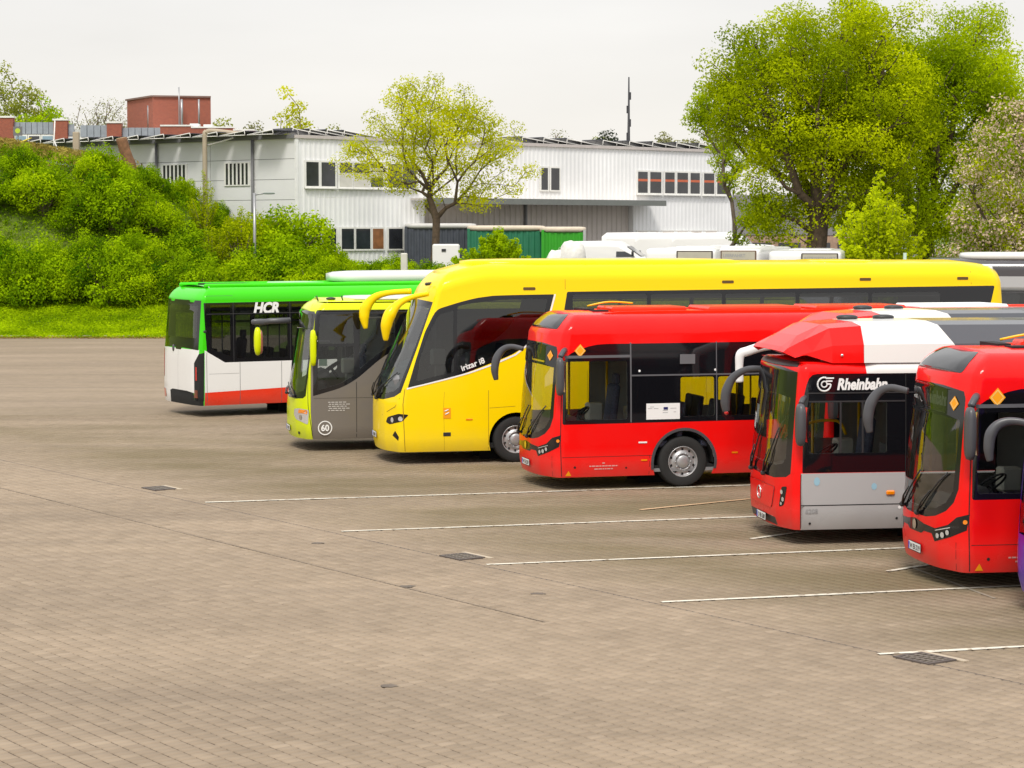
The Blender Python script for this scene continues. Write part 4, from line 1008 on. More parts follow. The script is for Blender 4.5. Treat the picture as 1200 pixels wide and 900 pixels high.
def paving_material(name, far=False):
    m, n, l, p = nt(name)
    geo = n.new("ShaderNodeNewGeometry"); P = geo.outputs['Position']
    at = n.new("ShaderNodeAttribute"); at.attribute_name = 'tint'
    base = n.new("ShaderNodeValToRGB"); l.new(at.outputs['Fac'], base.inputs[0])
    cr = base.color_ramp.elements
    cr[0].position = 0; cr[0].color = (.245, .188, .132, 1); cr[1].position = 1; cr[1].color = (.352, .274, .198, 1)
    mid = base.color_ramp.elements.new(.5); mid.color = (.300, .231, .165, 1)
    if far:
        # beyond the built pavers their tint averages out into fine noise
        nf = world_noise(n, l, 6.0, 3, P); l.new(nf.outputs[0], base.inputs[0])
    # large soft wear patches
    mapn = n.new("ShaderNodeMapping"); l.new(P, mapn.inputs[0]); mapn.inputs['Rotation'].default_value = (0, 0, R_(-14.6)); mapn.inputs['Scale'].default_value = (.35, 1.0, 1)
    n1 = world_noise(n, l, .35, 6, mapn.outputs[0]); n2 = world_noise(n, l, .11, 4, P); n3 = world_noise(n, l, 2.2, 8, P)
    r1 = n.new("ShaderNodeMapRange"); l.new(n1.outputs[0], r1.inputs[0]); r1.inputs[1].default_value = .38; r1.inputs[2].default_value = .62; r1.inputs[3].default_value = .90; r1.inputs[4].default_value = 1.07
    r3 = n.new("ShaderNodeMapRange"); l.new(n3.outputs[0], r3.inputs[0]); r3.inputs[1].default_value = .3; r3.inputs[2].default_value = .7; r3.inputs[3].default_value = .92; r3.inputs[4].default_value = 1.07
    mm = n.new("ShaderNodeMath"); mm.operation = 'MULTIPLY'; l.new(r1.outputs[0], mm.inputs[0]); l.new(r3.outputs[0], mm.inputs[1])
    sc = n.new("ShaderNodeVectorMath"); sc.operation = 'SCALE'; l.new(base.outputs[0], sc.inputs[0]); l.new(mm.outputs[0], sc.inputs['Scale'])
    # bays beyond the joint are mossier and oil-darkened: signed distance across the joint
    d = n.new("ShaderNodeVectorMath"); d.operation = 'DOT_PRODUCT'; l.new(P, d.inputs[0]); d.inputs[1].default_value = (.819, .574, 0)
    rb = n.new("ShaderNodeMapRange"); l.new(d.outputs['Value'], rb.inputs[0]); rb.inputs[1].default_value = 17.9; rb.inputs[2].default_value = 20.5
    n4 = world_noise(n, l, .5, 7, mapn.outputs[0]); r4 = n.new("ShaderNodeMapRange"); l.new(n4.outputs[0], r4.inputs[0]); r4.inputs[1].default_value = .38; r4.inputs[2].default_value = .60; r4.inputs[3].default_value = .25; r4.inputs[4].default_value = 1.0
    mb_ = n.new("ShaderNodeMath"); mb_.operation = 'MULTIPLY'; l.new(rb.outputs[0], mb_.inputs[0]); l.new(r4.outputs[0], mb_.inputs[1])
    mb2 = n.new("ShaderNodeMath"); mb2.operation = 'MULTIPLY'; l.new(mb_.outputs[0], mb2.inputs[0]); fy = n.new("ShaderNodeSeparateXYZ"); l.new(P, fy.inputs[0]); ry = n.new("ShaderNodeMapRange"); l.new(fy.outputs[1], ry.inputs[0]); ry.inputs[1].default_value = 46; ry.inputs[2].default_value = 62; ry.inputs[3].default_value = .78; ry.inputs[4].default_value = .22; l.new(ry.outputs[0], mb2.inputs[1])
    mi = n.new("ShaderNodeMix"); mi.data_type = 'RGBA'; l.new(mb2.outputs[0], mi.inputs[0]); l.new(sc.outputs[0], mi.inputs[6]); mi.inputs[7].default_value = (.150, .118, .060, 1)
    # rubbery tyre tracks following the parking rows
    ml = n.new("ShaderNodeMapping"); l.new(P, ml.inputs[0]); ml.inputs['Rotation'].default_value = (0, 0, R_(-20)); ml.inputs['Scale'].default_value = (.05, 1.1, 1)
    n5 = world_noise(n, l, .9, 5, ml.outputs[0]); r5 = n.new("ShaderNodeMapRange"); l.new(n5.outputs[0], r5.inputs[0]); r5.inputs[1].default_value = .52; r5.inputs[2].default_value = .72; r5.inputs[3].default_value = 0; r5.inputs[4].default_value = .22
    mi2 = n.new("ShaderNodeMix"); mi2.data_type = 'RGBA'; l.new(r5.outputs[0], mi2.inputs[0]); l.new(mi.outputs[2], mi2.inputs[6]); mi2.inputs[7].default_value = (.13, .105, .085, 1)
    last = mi2.outputs[2]
    if far:
        # joints: same pitch as the built pavers, only visible well away from the camera
        sep = n.new("ShaderNodeSeparateXYZ"); l.new(P, sep.inputs[0])
        near = n.new("ShaderNodeMapRange"); l.new(sep.outputs[1], near.inputs[0]); near.inputs[1].default_value = YFAR-.4; near.inputs[2].default_value = YFAR; near.inputs[3].default_value = 1; near.inputs[4].default_value = 0
        def mth(op, a, b_):
            q = n.new("ShaderNodeMath"); q.operation = op
            for i_, v_ in enumerate((a, b_)):
                if v_ is None: continue
                if isinstance(v_, (int, float)): q.inputs[i_].default_value = v_
                else: l.new(v_, q.inputs[i_])
            return q.outputs[0]
        edge = mth('SUBTRACT', mth('ABSOLUTE', sep.outputs[0], None), mth('MULTIPLY', sep.outputs[1], .243))
        inside = mth('MULTIPLY', mth('LESS_THAN', edge, 4.93), mth('GREATER_THAN', sep.outputs[1], 16.1))
        near_f = mth('MULTIPLY', near.outputs[0], inside)
        mi3 = n.new("ShaderNodeMix"); mi3.data_type = 'RGBA'; l.new(near_f, mi3.inputs[0]); l.new(last, mi3.inputs[6]); mi3.inputs[7].default_value = (.075, .055, .038, 1); last = mi3.outputs[2]
        k = n.new("ShaderNodeVectorMath"); k.operation = 'SCALE'; l.new(last, k.inputs[0]); k.inputs['Scale'].default_value = .97; last = k.outputs[0]
    l.new(last, p.inputs['Base Color']); p.inputs['Roughness'].default_value = .85; p.inputs['Specular IOR Level'].default_value = .25
    nb = world_noise(n, l, 60, 4, P); b = n.new("ShaderNodeBump"); b.inputs['Strength'].default_value = .25; b.inputs['Distance'].default_value = .01
    l.new(nb.outputs[0], b.inputs['Height']); l.new(b.outputs[0], p.inputs['Normal'])
    return m
YFAR = 58.0
PV = paving_material("concrete_paver"); PVF = paving_material("paving_far", True)
def sheet(name, pts, z, m, kind='structure'):
    me = bpy.data.meshes.new(name); me.from_pydata([(x, y, z) for x, y in pts], [], [tuple(range(len(pts)))]); o = link(name, me, None, [m]); o['kind'] = kind; return o
pavement = sheet('pavement', [(-140, -30), (90, -30), (90, 70), (-5, 70), (-9, 100.2), (-140, 98.6)], -.012, PVF)
# pavers: stretcher courses laid along the long joint
E1 = np.array([-.5736, .8192]); E2 = np.array([.8192, .5736]); PA, PC = .127, .190
kk, jj = np.meshgrid(np.arange(-180, 440), np.arange(-140, 860), indexing='ij')
a_ = jj*PA+(kk % 2)*PA/2; c_ = kk*PC+17.9-.095*1
X_ = a_*E1[0]+c_*E2[0]; Y_ = a_*E1[1]+c_*E2[1]
msk = (Y_ > 16) & (Y_ < YFAR) & (np.abs(X_) < .243*Y_+5.0) & (np.abs(c_-17.9) > .07)
ax, cx_ = a_[msk], c_[msk]; X_, Y_ = X_[msk], Y_[msk]
rng = np.random.default_rng(5)
order = np.argsort(Y_); inview = np.abs(X_[order]) < .231*Y_[order]-.05; inview &= Y_[order] > 22.8
single = order[np.where(inview)[0][:300]]; smask = np.zeros(len(X_), bool); smask[single] = True
hx, hy, bv = PA/2-.0052, PC/2-.006, .011
def paver_arrays(n, cx, cy, dz, tilt):
    # 8 verts: lower ring (full), upper ring (inset)
    loc = np.array([[-hx, -hy, -.010], [hx, -hy, -.010], [hx, hy, -.010], [-hx, hy, -.010], [-hx+bv, -hy+bv, 0], [hx-bv, -hy+bv, 0], [hx-bv, hy-bv, 0], [-hx+bv, hy-bv, 0]])
    A = loc[None, :, 0]; Cc = loc[None, :, 1]; Z = loc[None, :, 2]+dz[:, None]*(loc[None, :, 2] >= 0)+tilt[:, None]*A*(loc[None, :, 2] >= 0)
    x = cx[:, None]+A*E1[0]+Cc*E2[0]; y = cy[:, None]+A*E1[1]+Cc*E2[1]
    return np.stack([x, y, Z], -1)
FQ = np.array([[4, 7, 6, 5], [0, 4, 5, 1], [1, 5, 6, 2], [2, 6, 7, 3], [3, 7, 4, 0]])
def quads_mesh(name, V, F, mats, tint=None, smooth=False):
    me = bpy.data.meshes.new(name); nv, nf = len(V), len(F); k = F.shape[1]
    me.vertices.add(nv); me.vertices.foreach_set('co', V.astype(np.float32).ravel())
    me.loops.add(nf*k); me.loops.foreach_set('vertex_index', F.astype(np.int32).ravel())
    me.polygons.add(nf); me.polygons.foreach_set('loop_start', np.arange(0, nf*k, k, dtype=np.int32))
    try: me.polygons.foreach_set('loop_total', np.full(nf, k, np.int32))
    except Exception: pass
    if tint is not None:
        at = me.attributes.new('tint', 'FLOAT', 'FACE'); at.data.foreach_set('value', tint.astype(np.float32))
    for mm in mats: me.materials.append(mm)
    me.update(calc_edges=True); me.validate(); return me
rest = ~smask; n_ = rest.sum(); dz = rng.normal(0, .0012, n_); tl = rng.normal(0, .02, n_)
V = paver_arrays(n_, X_[rest], Y_[rest], dz, tl); F = (np.arange(n_)[:, None, None]*8+FQ[None]).reshape(-1, 4)
tn = np.repeat(np.clip(rng.normal(.5, .13, n_), 0, 1), 5)
o = link('paver_field', quads_mesh('paver_field', V.reshape(-1, 3), F, [PV], tn), pavement); o['kind'] = 'stuff'
pm = []
for k in range(8):
    V1 = paver_arrays(1, np.zeros(1), np.zeros(1), rng.normal(0, .0012, 1), rng.normal(0, .02, 1)); pm.append(quads_mesh('paver', V1.reshape(-1, 3), FQ, [PV], np.full(5, np.clip(rng.normal(.5, .13), 0, 1))))
for i in single:
    o = bpy.data.objects.new('paver', pm[rng.integers(8)]); COL.objects.link(o); o.parent = pavement; o.location = (X_[i], Y_[i], 0)
# the long joint and a second one to its left
def joint(c, w, a0, a1, m, z):
    pts = []
    for s_ in (-1, 1):
        for a in ((a0, a1) if s_ < 0 else (a1, a0)): pts.append((a*E1[0]+(c+s_*w/2)*E2[0], a*E1[1]+(c+s_*w/2)*E2[1]))
    return sheet('paving_joint', pts, z, m)
jm = mat('joint_tar', (.10, .08, .065), .9, var=.3, vscale=2)
joint(17.9, .05, 6, 75, jm, -.003); joint(15.9, .022, 22, 60, mat('joint_sand', (.17, .13, .095), .9, var=.4, vscale=1), .004)
# painted bay lines
def line_mat():
    m, n, l, p = nt('worn_line_paint'); geo = n.new("ShaderNodeNewGeometry"); t = world_noise(n, l, 9, 8, geo.outputs['Position']); c = n.new("ShaderNodeValToRGB"); l.new(t.outputs[0], c.inputs[0])
    c.color_ramp.elements[0].position = .33; c.color_ramp.elements[0].color = (.30, .24, .17, 1); c.color_ramp.elements[1].position = .47; c.color_ramp.elements[1].color = (.72, .67, .56, 1)
    l.new(c.outputs[0], p.inputs['Base Color']); p.inputs['Roughness'].default_value = .7; return m
LM = line_mat()
def strip(x0, y0, x1, y1, w=.095, z=.009, name='parking_line'):
    d = Vector((x1-x0, y1-y0)); L_ = d.length; d /= L_; px, py = -d.y*w/2, d.x*w/2; n = max(1, int(L_/.6)); rnd = random.Random(x0)
    vs = []; 
    for i in range(n+1):
        t = i/n; j = rnd.uniform(-.008, .008); vs += [(x0+(x1-x0)*t+px+j, y0+(y1-y0)*t+py+j, z), (x0+(x1-x0)*t-px+j, y0+(y1-y0)*t-py-j, z)]
    me = bpy.data.meshes.new(name); me.from_pydata(vs, [], [(2*i, 2*i+1, 2*i+3, 2*i+2) for i in range(n)]); o = link(name, me, None, [LM]); o['kind'] = 'structure'; return o
c15, s15 = math.cos(R_(15)), math.sin(R_(15))
for (x, y, L_) in ((-5.46, 39.22, 18), (-2.74, 35.41, 16), (-.37, 31.85, 16), (1.94, 28.61, 14), (4.19, 25.05, 12)):
    strip(x, y, x+L_*c15, y+L_*s15)
for k_, (x, y, x1, y1) in enumerate(((2.21, 38.14, 4.3, 39.72), (3.74, 34.52, 4.6, 35.3), (5.33, 31.21, 6.2, 32.0))):
    o = strip(x, y, x1, y1, .09, .012)
    if k_ == 0: o.data.materials[0] = mat('tan_line_paint', (.55, .38, .22), .7, var=.15)
o = strip(5.75, 31.6, 6.35, 28.9, .05, .005); o.data.materials[0] = mat('faded_line', (.30, .26, .20), .8)
# drain gratings beside the joint
def grating(x, y, label):
    t = empty('drain_grating', (x, y, .004), math.atan2(E1[1], E1[0])); tag(t, label, 'drain', 'drain gratings along the paving joint')
    W_, H_ = .55, .45; b = MB()
    for s_ in (-1, 1): b.box((0, s_*(H_/2-.025), .004), (W_, .05, .02)); b.box((s_*(W_/2-.025), 0, .0045), (.05, H_-.1, .02))
    b.build('grating_frame', mat('cast_iron_frame', (.10, .08, .07), .7), t)
    b = MB(); b.box((0, 0, -.006), (W_-.1, H_-.1, .01)); b.build('drain_pit', M['dark'], t)
    bar = MB(); bar.box((0, 0, 0), (.035, H_-.1, .014)); me = bar.mesh('grate_bar', [mat('cast_iron', (.15, .125, .10), .6)])
    for i in range(5): o = link('grate_bar', me, t); o.location = (-W_/2+.10+i*.088, 0, .006)
    bar = MB(); bar.box((0, 0, 0), (W_-.1, .03, .013)); me = bar.mesh('cross_bar', [MATS['cast_iron']])
    for i in range(2): o = link('cross_bar', me, t); o.location = (0, -.07+.14*i, .0075)
    b = MB(); b.box((0, -H_/2-.05, .002), (W_+.2, .09, .012)); b.build('edge_stone', mat('pale_edge_stone', (.46, .38, .28), .8), t)
grating(4.66, 24.78, 'drain grating nearest the camera, beside the fifth white bay line')
grating(-.74, 32.62, 'drain grating mid-paving, by the left end of the third white bay line')
grating(-6.62, 41.35, 'farthest drain grating, left of the first white bay line')
def blot(x, y, r, label, i):
    m = MB(); n = 14; rnd = random.Random(i); P = [(x+r*(1+.3*rnd.uniform(-1, 1))*math.cos(2*PI*k/n), y+r*1.0*(1+.3*rnd.uniform(-1, 1))*math.sin(2*PI*k/n), .0045) for k in range(n)]
    m.add(P, [tuple(range(n))]); o = m.build('oil_stain', mat('oil_stain', (.13, .10, .075), .7, var=.4, vscale=3)); o['kind'] = 'structure'
for i, (x, y, r) in enumerate(((-3.0, 34.1, .09), (-1.42, 29.9, .11), (.35, 29.3, .09), (-1.3, 23.3, .09))): blot(x, y, r, '', i)

# terrain: one grid out to the horizon, finer near the mound
def grid_mesh(name, xs, ys, fn, m, flat=False):
    vs = [(x, y, fn(x, y)) for y in ys for x in xs]; nx = len(xs); fs = [(j*nx+i, j*nx+i+1, (j+1)*nx+i+1, (j+1)*nx+i) for j in range(len(ys)-1) for i in range(nx-1)]
    me = bpy.data.meshes.new(name); me.from_pydata(vs, [], fs); me.polygons.foreach_set('use_smooth', [True]*len(fs)); return link(name, me, None, [m])
def soil_mat(name, c0, c1, c2, sc=.6):
    m, n, l, p = nt(name); geo = n.new("ShaderNodeNewGeometry"); t = world_noise(n, l, sc, 8, geo.outputs['Position']); c = n.new("ShaderNodeValToRGB"); l.new(t.outputs[0], c.inputs[0])
    c.color_ramp.elements[0].position = .35; c.color_ramp.elements[0].color = (*c0, 1); c.color_ramp.elements[1].position = .65; c.color_ramp.elements[1].color = (*c1, 1); k = c.color_ramp.elements.new(.5); k.color = (*c2, 1)
    l.new(c.outputs[0], p.inputs['Base Color']); p.inputs['Roughness'].default_value = .95; return m
xs = [-900, -400, -200, -120, -80]+[-60+i*1.5 for i in range(60)]+[30, 36, 45, 60, 100, 200, 400, 900]
ys = [-60, 0, 40, 60]+[64+i*2 for i in range(17)]+[99.6, 100.5, 102, 104, 106, 108, 110, 112, 114, 116, 118, 121, 124, 128, 132, 137, 145, 170, 220, 400, 900, 2500]
gr = grid_mesh('ground', xs, ys, lambda x, y: terrain(x, y)-.05+(mnoise.noise(Vector((x*.25, y*.25, 0)))*.2-.2 if y > 108 and x < -7 and y < 130 else 0), soil_mat('grass_soil', (.10, .15, .015), (.15, .20, .02), (.12, .17, .02))); gr['kind'] = 'structure'
yd = grid_mesh('yard_surface', [-6.5+i*2 for i in range(0, 50)], [70+i*2.5 for i in range(0, 40)], lambda x, y: terrain(x, y)-.02, mat('yard_asphalt', (.14, .135, .13), .9, var=.2)); yd['kind'] = 'structure'
kb = MB(); kb.box((-74.5, 99.42, .03), (130, .16, .14), 0, Matrix.Rotation(R_(.7), 3, 'Z')); k_ = kb.build('kerb', mat('kerb_stone', (.42, .37, .26), .85)); k_['kind'] = 'structure'

# ================================================================== foliage
def leaf_mat(name, dark, light, trans=.35):
    m = bpy.data.materials.new(name); m.use_nodes = True; n = m.node_tree.nodes; l = m.node_tree.links; n.clear()
    o = n.new("ShaderNodeOutputMaterial"); d = n.new("ShaderNodeBsdfDiffuse"); tr = n.new("ShaderNodeBsdfTranslucent"); mi = n.new("ShaderNodeMixShader"); mi.inputs[0].default_value = trans
    at = n.new("ShaderNodeAttribute"); at.attribute_name = 'tint'; c = n.new("ShaderNodeValToRGB"); l.new(at.outputs['Fac'], c.inputs[0])
    c.color_ramp.elements[0].color = (*dark, 1); c.color_ramp.elements[1].color = (*light, 1)
    l.new(c.outputs[0], d.inputs[0]); l.new(c.outputs[0], tr.inputs[0]); l.new(d.outputs[0], mi.inputs[1]); l.new(tr.outputs[0], mi.inputs[2]); l.new(mi.outputs[0], o.inputs[0]); return m
LEAF = dict(
 olive=leaf_mat('leaf_olive', (.18, .26, .003), (.66, .74, .006), .5), green=leaf_mat('leaf_green', (.20, .30, .003), (.58, .70, .006), .55),
 bright=leaf_mat('leaf_bright', (.36, .46, .006), (.72, .80, .01), .5), spring=leaf_mat('leaf_spring', (.36, .40, .005), (.80, .80, .01), .55),
 shrub=leaf_mat('leaf_shrub', (.05, .14, .003), (.38, .56, .005), .4), dry=leaf_mat('leaf_dry', (.20, .15, .03), (.42, .33, .08), .3),
 blossom=leaf_mat('leaf_blossom', (.66, .50, .36), (.88, .74, .60), .3), fresh=leaf_mat('leaf_grass', (.20, .34, .003), (.50, .66, .006), .45),
 grey=leaf_mat('leaf_distant', (.20, .20, .08), (.34, .34, .14), .3), conifer=leaf_mat('leaf_conifer', (.02, .03, .02), (.06, .08, .04), .2), distant=leaf_mat('leaf_far_green', (.20, .24, .03), (.42, .44, .05), .4))
BARK = mat('bark', (.10, .07, .045), .95, var=.35, vscale=6, bump=.6, bscale=20); BARKG = mat('bark_grey', (.17, .13, .10), .95, var=.3, vscale=6)
def leaf_arrays(C, n, spread, size, rng, tint, flatz=.8, droop=0, aspect=.62, orient=1.0):
    N = len(C)*n; off = rng.normal(0, 1, (N, 3)); off *= (rng.uniform(.35, 1, N)**.5*1.45/np.maximum(np.linalg.norm(off, axis=1), .01))[:, None]*rng.uniform(.75, 1.12, N)[:, None]
    c = np.repeat(C, n, 0)+off*np.array([spread, spread, spread*flatz]); t = np.repeat(tint, n)+rng.normal(0, .10, N)+.05*off[:, 2]
    nn = off*orient+np.array([0, 0, .55*orient])+rng.normal(0, .95, (N, 3)); nn /= np.linalg.norm(nn, axis=1)[:, None]
    w_ = rng.normal(0, 1, (N, 3)); w_[:, 2] -= droop; u = np.cross(nn, w_); u /= np.linalg.norm(u, axis=1)[:, None]; v = np.cross(nn, u)
    if droop: u, v = v, u
    s = size*rng.uniform(.6, 1.25, N)[:, None]; V = np.stack([c-u*s*.5, c-v*s*aspect*.5, c+u*s*.5, c+v*s*aspect*.5], 1)
    return V.reshape(-1, 3), np.arange(N*4).reshape(-1, 4), np.clip(t, 0, 1)
def branches(mb, nodes, parents, rad, sides=5):
    for i, p in enumerate(parents):
        if p < 0: continue
        a, b = nodes[p], nodes[i]; d = (b-a); L_ = d.length
        if L_ < 1e-4: continue
        d /= L_; q = d.cross(Vector((.3, .2, 1))); q = q.normalized() if q.length > .01 else Vector((1, 0, 0)); r = d.cross(q); vs = []
        ra, rb = min(rad[p], rad[i]*1.6), rad[i]
        for P_, rr in ((a, ra), (b, rb)):
            for k in range(sides): th = 2*PI*k/sides; vs.append(P_+q*math.cos(th)*rr+r*math.sin(th)*rr)
        mb.add(vs, [(k, (k+1) % sides, sides+(k+1) % sides, sides+k) for k in range(sides)], 0, True)
def make_tree(name, loc, trunk_h, trunk_r, lobes, ncl, lmat, nleaf, lsize, spread, bark=None, seed=1, step=.7, tipr=.018, rz=0, shell=.5, lean=0, multi=None, extra=None, droop=0, expo=2.3, base_tint=None):
    rng = np.random.default_rng(seed); rnd = random.Random(seed)
    nodes = []; par = []
    nst = max(2, int(trunk_h/.5))
    for i in range(nst+1):
        t = i/nst; nodes.append(Vector((lean*t+.08*math.sin(3*t+seed), .06*math.sin(4*t), trunk_h*t-.2))); par.append(i-1)
    vol = [l_[3]*l_[4]*l_[5] for l_ in lobes]; C = []
    tries = 0
    while len(C) < ncl and tries < ncl*30:
        tries += 1; l_ = rnd.choices(lobes, vol)[0]; d = Vector((rnd.gauss(0, 1), rnd.gauss(0, 1), rnd.gauss(0, 1))).normalized(); r = rnd.random()**shell
        p = Vector((l_[0]+d.x*r*l_[3], l_[1]+d.y*r*l_[4], l_[2]+d.z*r*l_[5])); C.append(p)
    top = nodes[-1]; C.sort(key=lambda p: (p-top).length)
    leafn = []
    arr = np.array([tuple(v) for v in nodes]); pl = [0.3*i for i in range(len(nodes))]
    for p in C:
        dd = np.linalg.norm(arr-np.array(p), axis=1); dd = dd+np.where(arr[:, 2] > p.z+.3, 2.0, 0)+.55*np.array(pl)
        dd[:max(1, int(nst*.75))] += 50
        j = int(np.argmin(dd)); a = nodes[j]; d = p-a; k = max(1, int(d.length/step)); last = j; new = []
        for i in range(1, k+1):
            t = i/k; q = a+d*t; q.z += .10*d.length*math.sin(PI*t)*(1 if d.z >= 0 else .3)
            if i < k: q += Vector((rnd.gauss(0, .05), rnd.gauss(0, .05), rnd.gauss(0, .05)))*step
            nodes.append(q); pl.append(pl[last]+(q-nodes[last]).length); par.append(last); last = len(nodes)-1; new.append(tuple(q))
        arr = np.vstack([arr, np.array(new)]); leafn.append(last)
    rad = [0.0]*len(nodes); acc = [0.0]*len(nodes)
    isleaf = set(range(len(nodes)))-set(par)
    for i in range(len(nodes)-1, -1, -1):
        if acc[i] == 0: acc[i] = tipr**expo
        rad[i] = acc[i]**(1/expo)
        if par[i] >= 0: acc[par[i]] += acc[i]
    sc = trunk_r/rad[0]
    rad = [max(tipr*.6, r*sc if r > tipr*1.5 else r) for r in rad]
    rad[0] *= 1.25
    mb = MB(); branches(mb, nodes, par, rad)
    t = empty(name, loc, rz); tr = mb.build('trunk', bark or BARK, t)
    ends = [i for i in range(nst+1, len(nodes)) if rad[i] < tipr*3.2]
    rnd.shuffle(ends); ends = ends[:max(len(leafn), int(ncl*1.7))]
    Cn = np.array([tuple(nodes[i]) for i in ends])
    tint = np.array([.5+.75*mnoise.noise(Vector(nodes[i])*.45)+rnd.gauss(0, .12) for i in ends]) + (0 if base_tint is None else base_tint)
    V, F, T = leaf_arrays(Cn, nleaf, spread, lsize, rng, tint, .75, droop)
    cr = link('crown', quads_mesh('crown', V, F, [lmat], T), t)
    if extra:   # second leaf or flower kind mixed in
        m2, n2, s2 = extra; V, F, T = leaf_arrays(Cn, n2, spread*1.1, s2, rng, tint); link('blossom', quads_mesh('blossom', V, F, [m2], T), t)
    return t
def ell(pts): return pts
tz = 2.3
# half-open tree in front of the white building
t = make_tree('street_tree', (-3.65, 105, tz), 3.3, .19, [(0, 0, 6.7, 4.0, 3.2, 2.3), (0, 0, 8.2, 2.5, 2.2, 1.6), (-3.2, 0, 6.0, 1.5, 1.5, 1.1), (3.3, 0, 5.5, 1.5, 1.4, 1.4), (1.2, 0, 4.0, 2.4, 1.6, .8), (-1.6, 0, 5.0, 2.0, 1.6, 1.0)], 210, LEAF['spring'], 130, .115, .42, BARK, 11, .6, .016, shell=.38, expo=2.0)
tag(t, 'yellow-green young tree with bare limbs showing, in front of the white industrial hall', 'tree')
# the big pair on the right
t = make_tree('large_tree', (12.3, 90, 2.0), 3.4, .44, [(0, 0, 8.4, 4.5, 3.6, 3.4), (-2.3, 0, 8.0, 2.5, 2.3, 2.1), (-.5, 0, 5.4, 2.9, 2.6, 2.3), (1.5, 0, 10.4, 2.8, 2.4, 2.1), (-1.7, -.3, 3.9, 1.3, 1.3, 1.2), (1.8, 0, 6.5, 3.2, 3.0, 2.8)], 440, LEAF['olive'], 320, .125, .60, BARK, 23, .7, .02, shell=.38)
tag(t, 'biggest tree, broad olive-green crown with a thick dark trunk, right of the white hall', 'tree')
t = make_tree('large_tree', (17.4, 94, 2.1), 2.6, .40, [(0, 0, 7.2, 3.9, 3.4, 4.2), (-2.2, -2.5, 5.4, 2.8, 2.2, 2.6), (1.6, 0, 9.2, 2.8, 2.6, 2.8), (-2.0, -2.6, 8.0, 2.2, 1.8, 2.0), (2.0, -1, 4.0, 3.0, 2.4, 2.4), (-1.8, -1.5, 3.2, 3.0, 2.2, 2.0)], 520, LEAF['green'], 290, .125, .66, BARK, 31, .7, .02, shell=.38)
tag(t, 'bright green dense tree growing behind the blossoming one on the right', 'tree')
t = make_tree('willow_tree', (9.2, 97, 2.3), 1.6, .10, [(-.6, 0, 7.8, 1.2, 1.0, 1.5), (.3, 0, 5.6, 1.0, 1.0, 1.5), (1.2, 0, 3.2, 1.1, .9, 1.5)], 110, LEAF['green'], 90, .12, .26, BARKG, 37, .6, .014, shell=.5, droop=1.2)
tag(t, 'thin drooping willow between the white hall and the biggest tree', 'tree')
t = make_tree('blossoming_tree', (18.3, 79, 1.1), 1.6, .22, [(0, 0, 5.6, 2.6, 2.4, 2.8), (1.2, 0, 6.8, 2.0, 2.0, 1.8), (-.6, 0, 3.0, 2.5, 2.4, 1.6), (2.2, 0, 3.4, 2.4, 2.0, 2.2)], 260, LEAF['olive'], 120, .13, .38, BARKG, 41, .6, .016, extra=(LEAF['blossom'], 110, .12), shell=.42, base_tint=-.25)
tag(t, 'tree with pale pink blossom at the right edge above the dark coaches', 'tree')
def fountain_shrub(name, loc, h, w, nst, lmat, seed, ls=.16, dens=16):
    rnd = random.Random(seed); rng = np.random.default_rng(seed); mb = MB(); C = []
    for i in range(nst):
        a = rnd.uniform(0, 2*PI); r = w*rnd.random()**.6; hh = h*(1-.45*(r/w)**1.5)*rnd.uniform(.75, 1.05); P = []
        for k in range(6):
            u = k/5; P.append(Vector((math.cos(a)*r*u**1.2, math.sin(a)*r*u**1.2, hh*u)))
        mb.tube(P, [.025*(1-u*.8) for u in [k/5 for k in range(6)]], n=4, caps=False)
        for k in range(14):
            u = .18+.82*k/13; j = min(4, int(u*5)); q = P[j].lerp(P[j+1], u*5-j); C.append(tuple(q))
    t = empty(name, loc); mb.build('stem', BARKG, t); C = np.array(C)
    tint = .5+.35*(C[:, 2]/h-.5)*0+rng.normal(0, .12, len(C)); V, F, T = leaf_arrays(C, dens, .115, ls, rng, tint, 1.0); link('foliage', quads_mesh('foliage', V, F, [lmat], T), t); return t
t = fountain_shrub('young_tree', (13.2, 80, 1.2), 5.5, 1.75, 62, LEAF['bright'], 3, .15, 26)
tag(t, 'bright yellow-green young tree with upright shoots, between the big tree trunk and the dark coaches', 'tree')
for x_, y_, h_, lb in ((-15.6, 113, 3.6, 'tall thin shrub with upright yellowish shoots in front of the beige pipe post'), (-13.9, 112, 3.0, 'slender shrub with upright shoots just left of the lamp post'), (-14.8, 110, 2.6, 'lower shrub of thin upright shoots in the middle of the mound')):
    t = fountain_shrub('tall_shrub', (x_, y_, terrain(x_, y_)), h_, .9, 22, LEAF['olive'], int(-x_*10), .09, 16); tag(t, lb, 'shrub', 'shrubs growing on the grassy mound')
t = fountain_shrub('bush', (-.7, 97, 2.2), 2.6, 1.9, 60, LEAF['fresh'], 9, .14, 30)
tag(t, 'rounded yellow-green bush in front of the green container', 'bush')
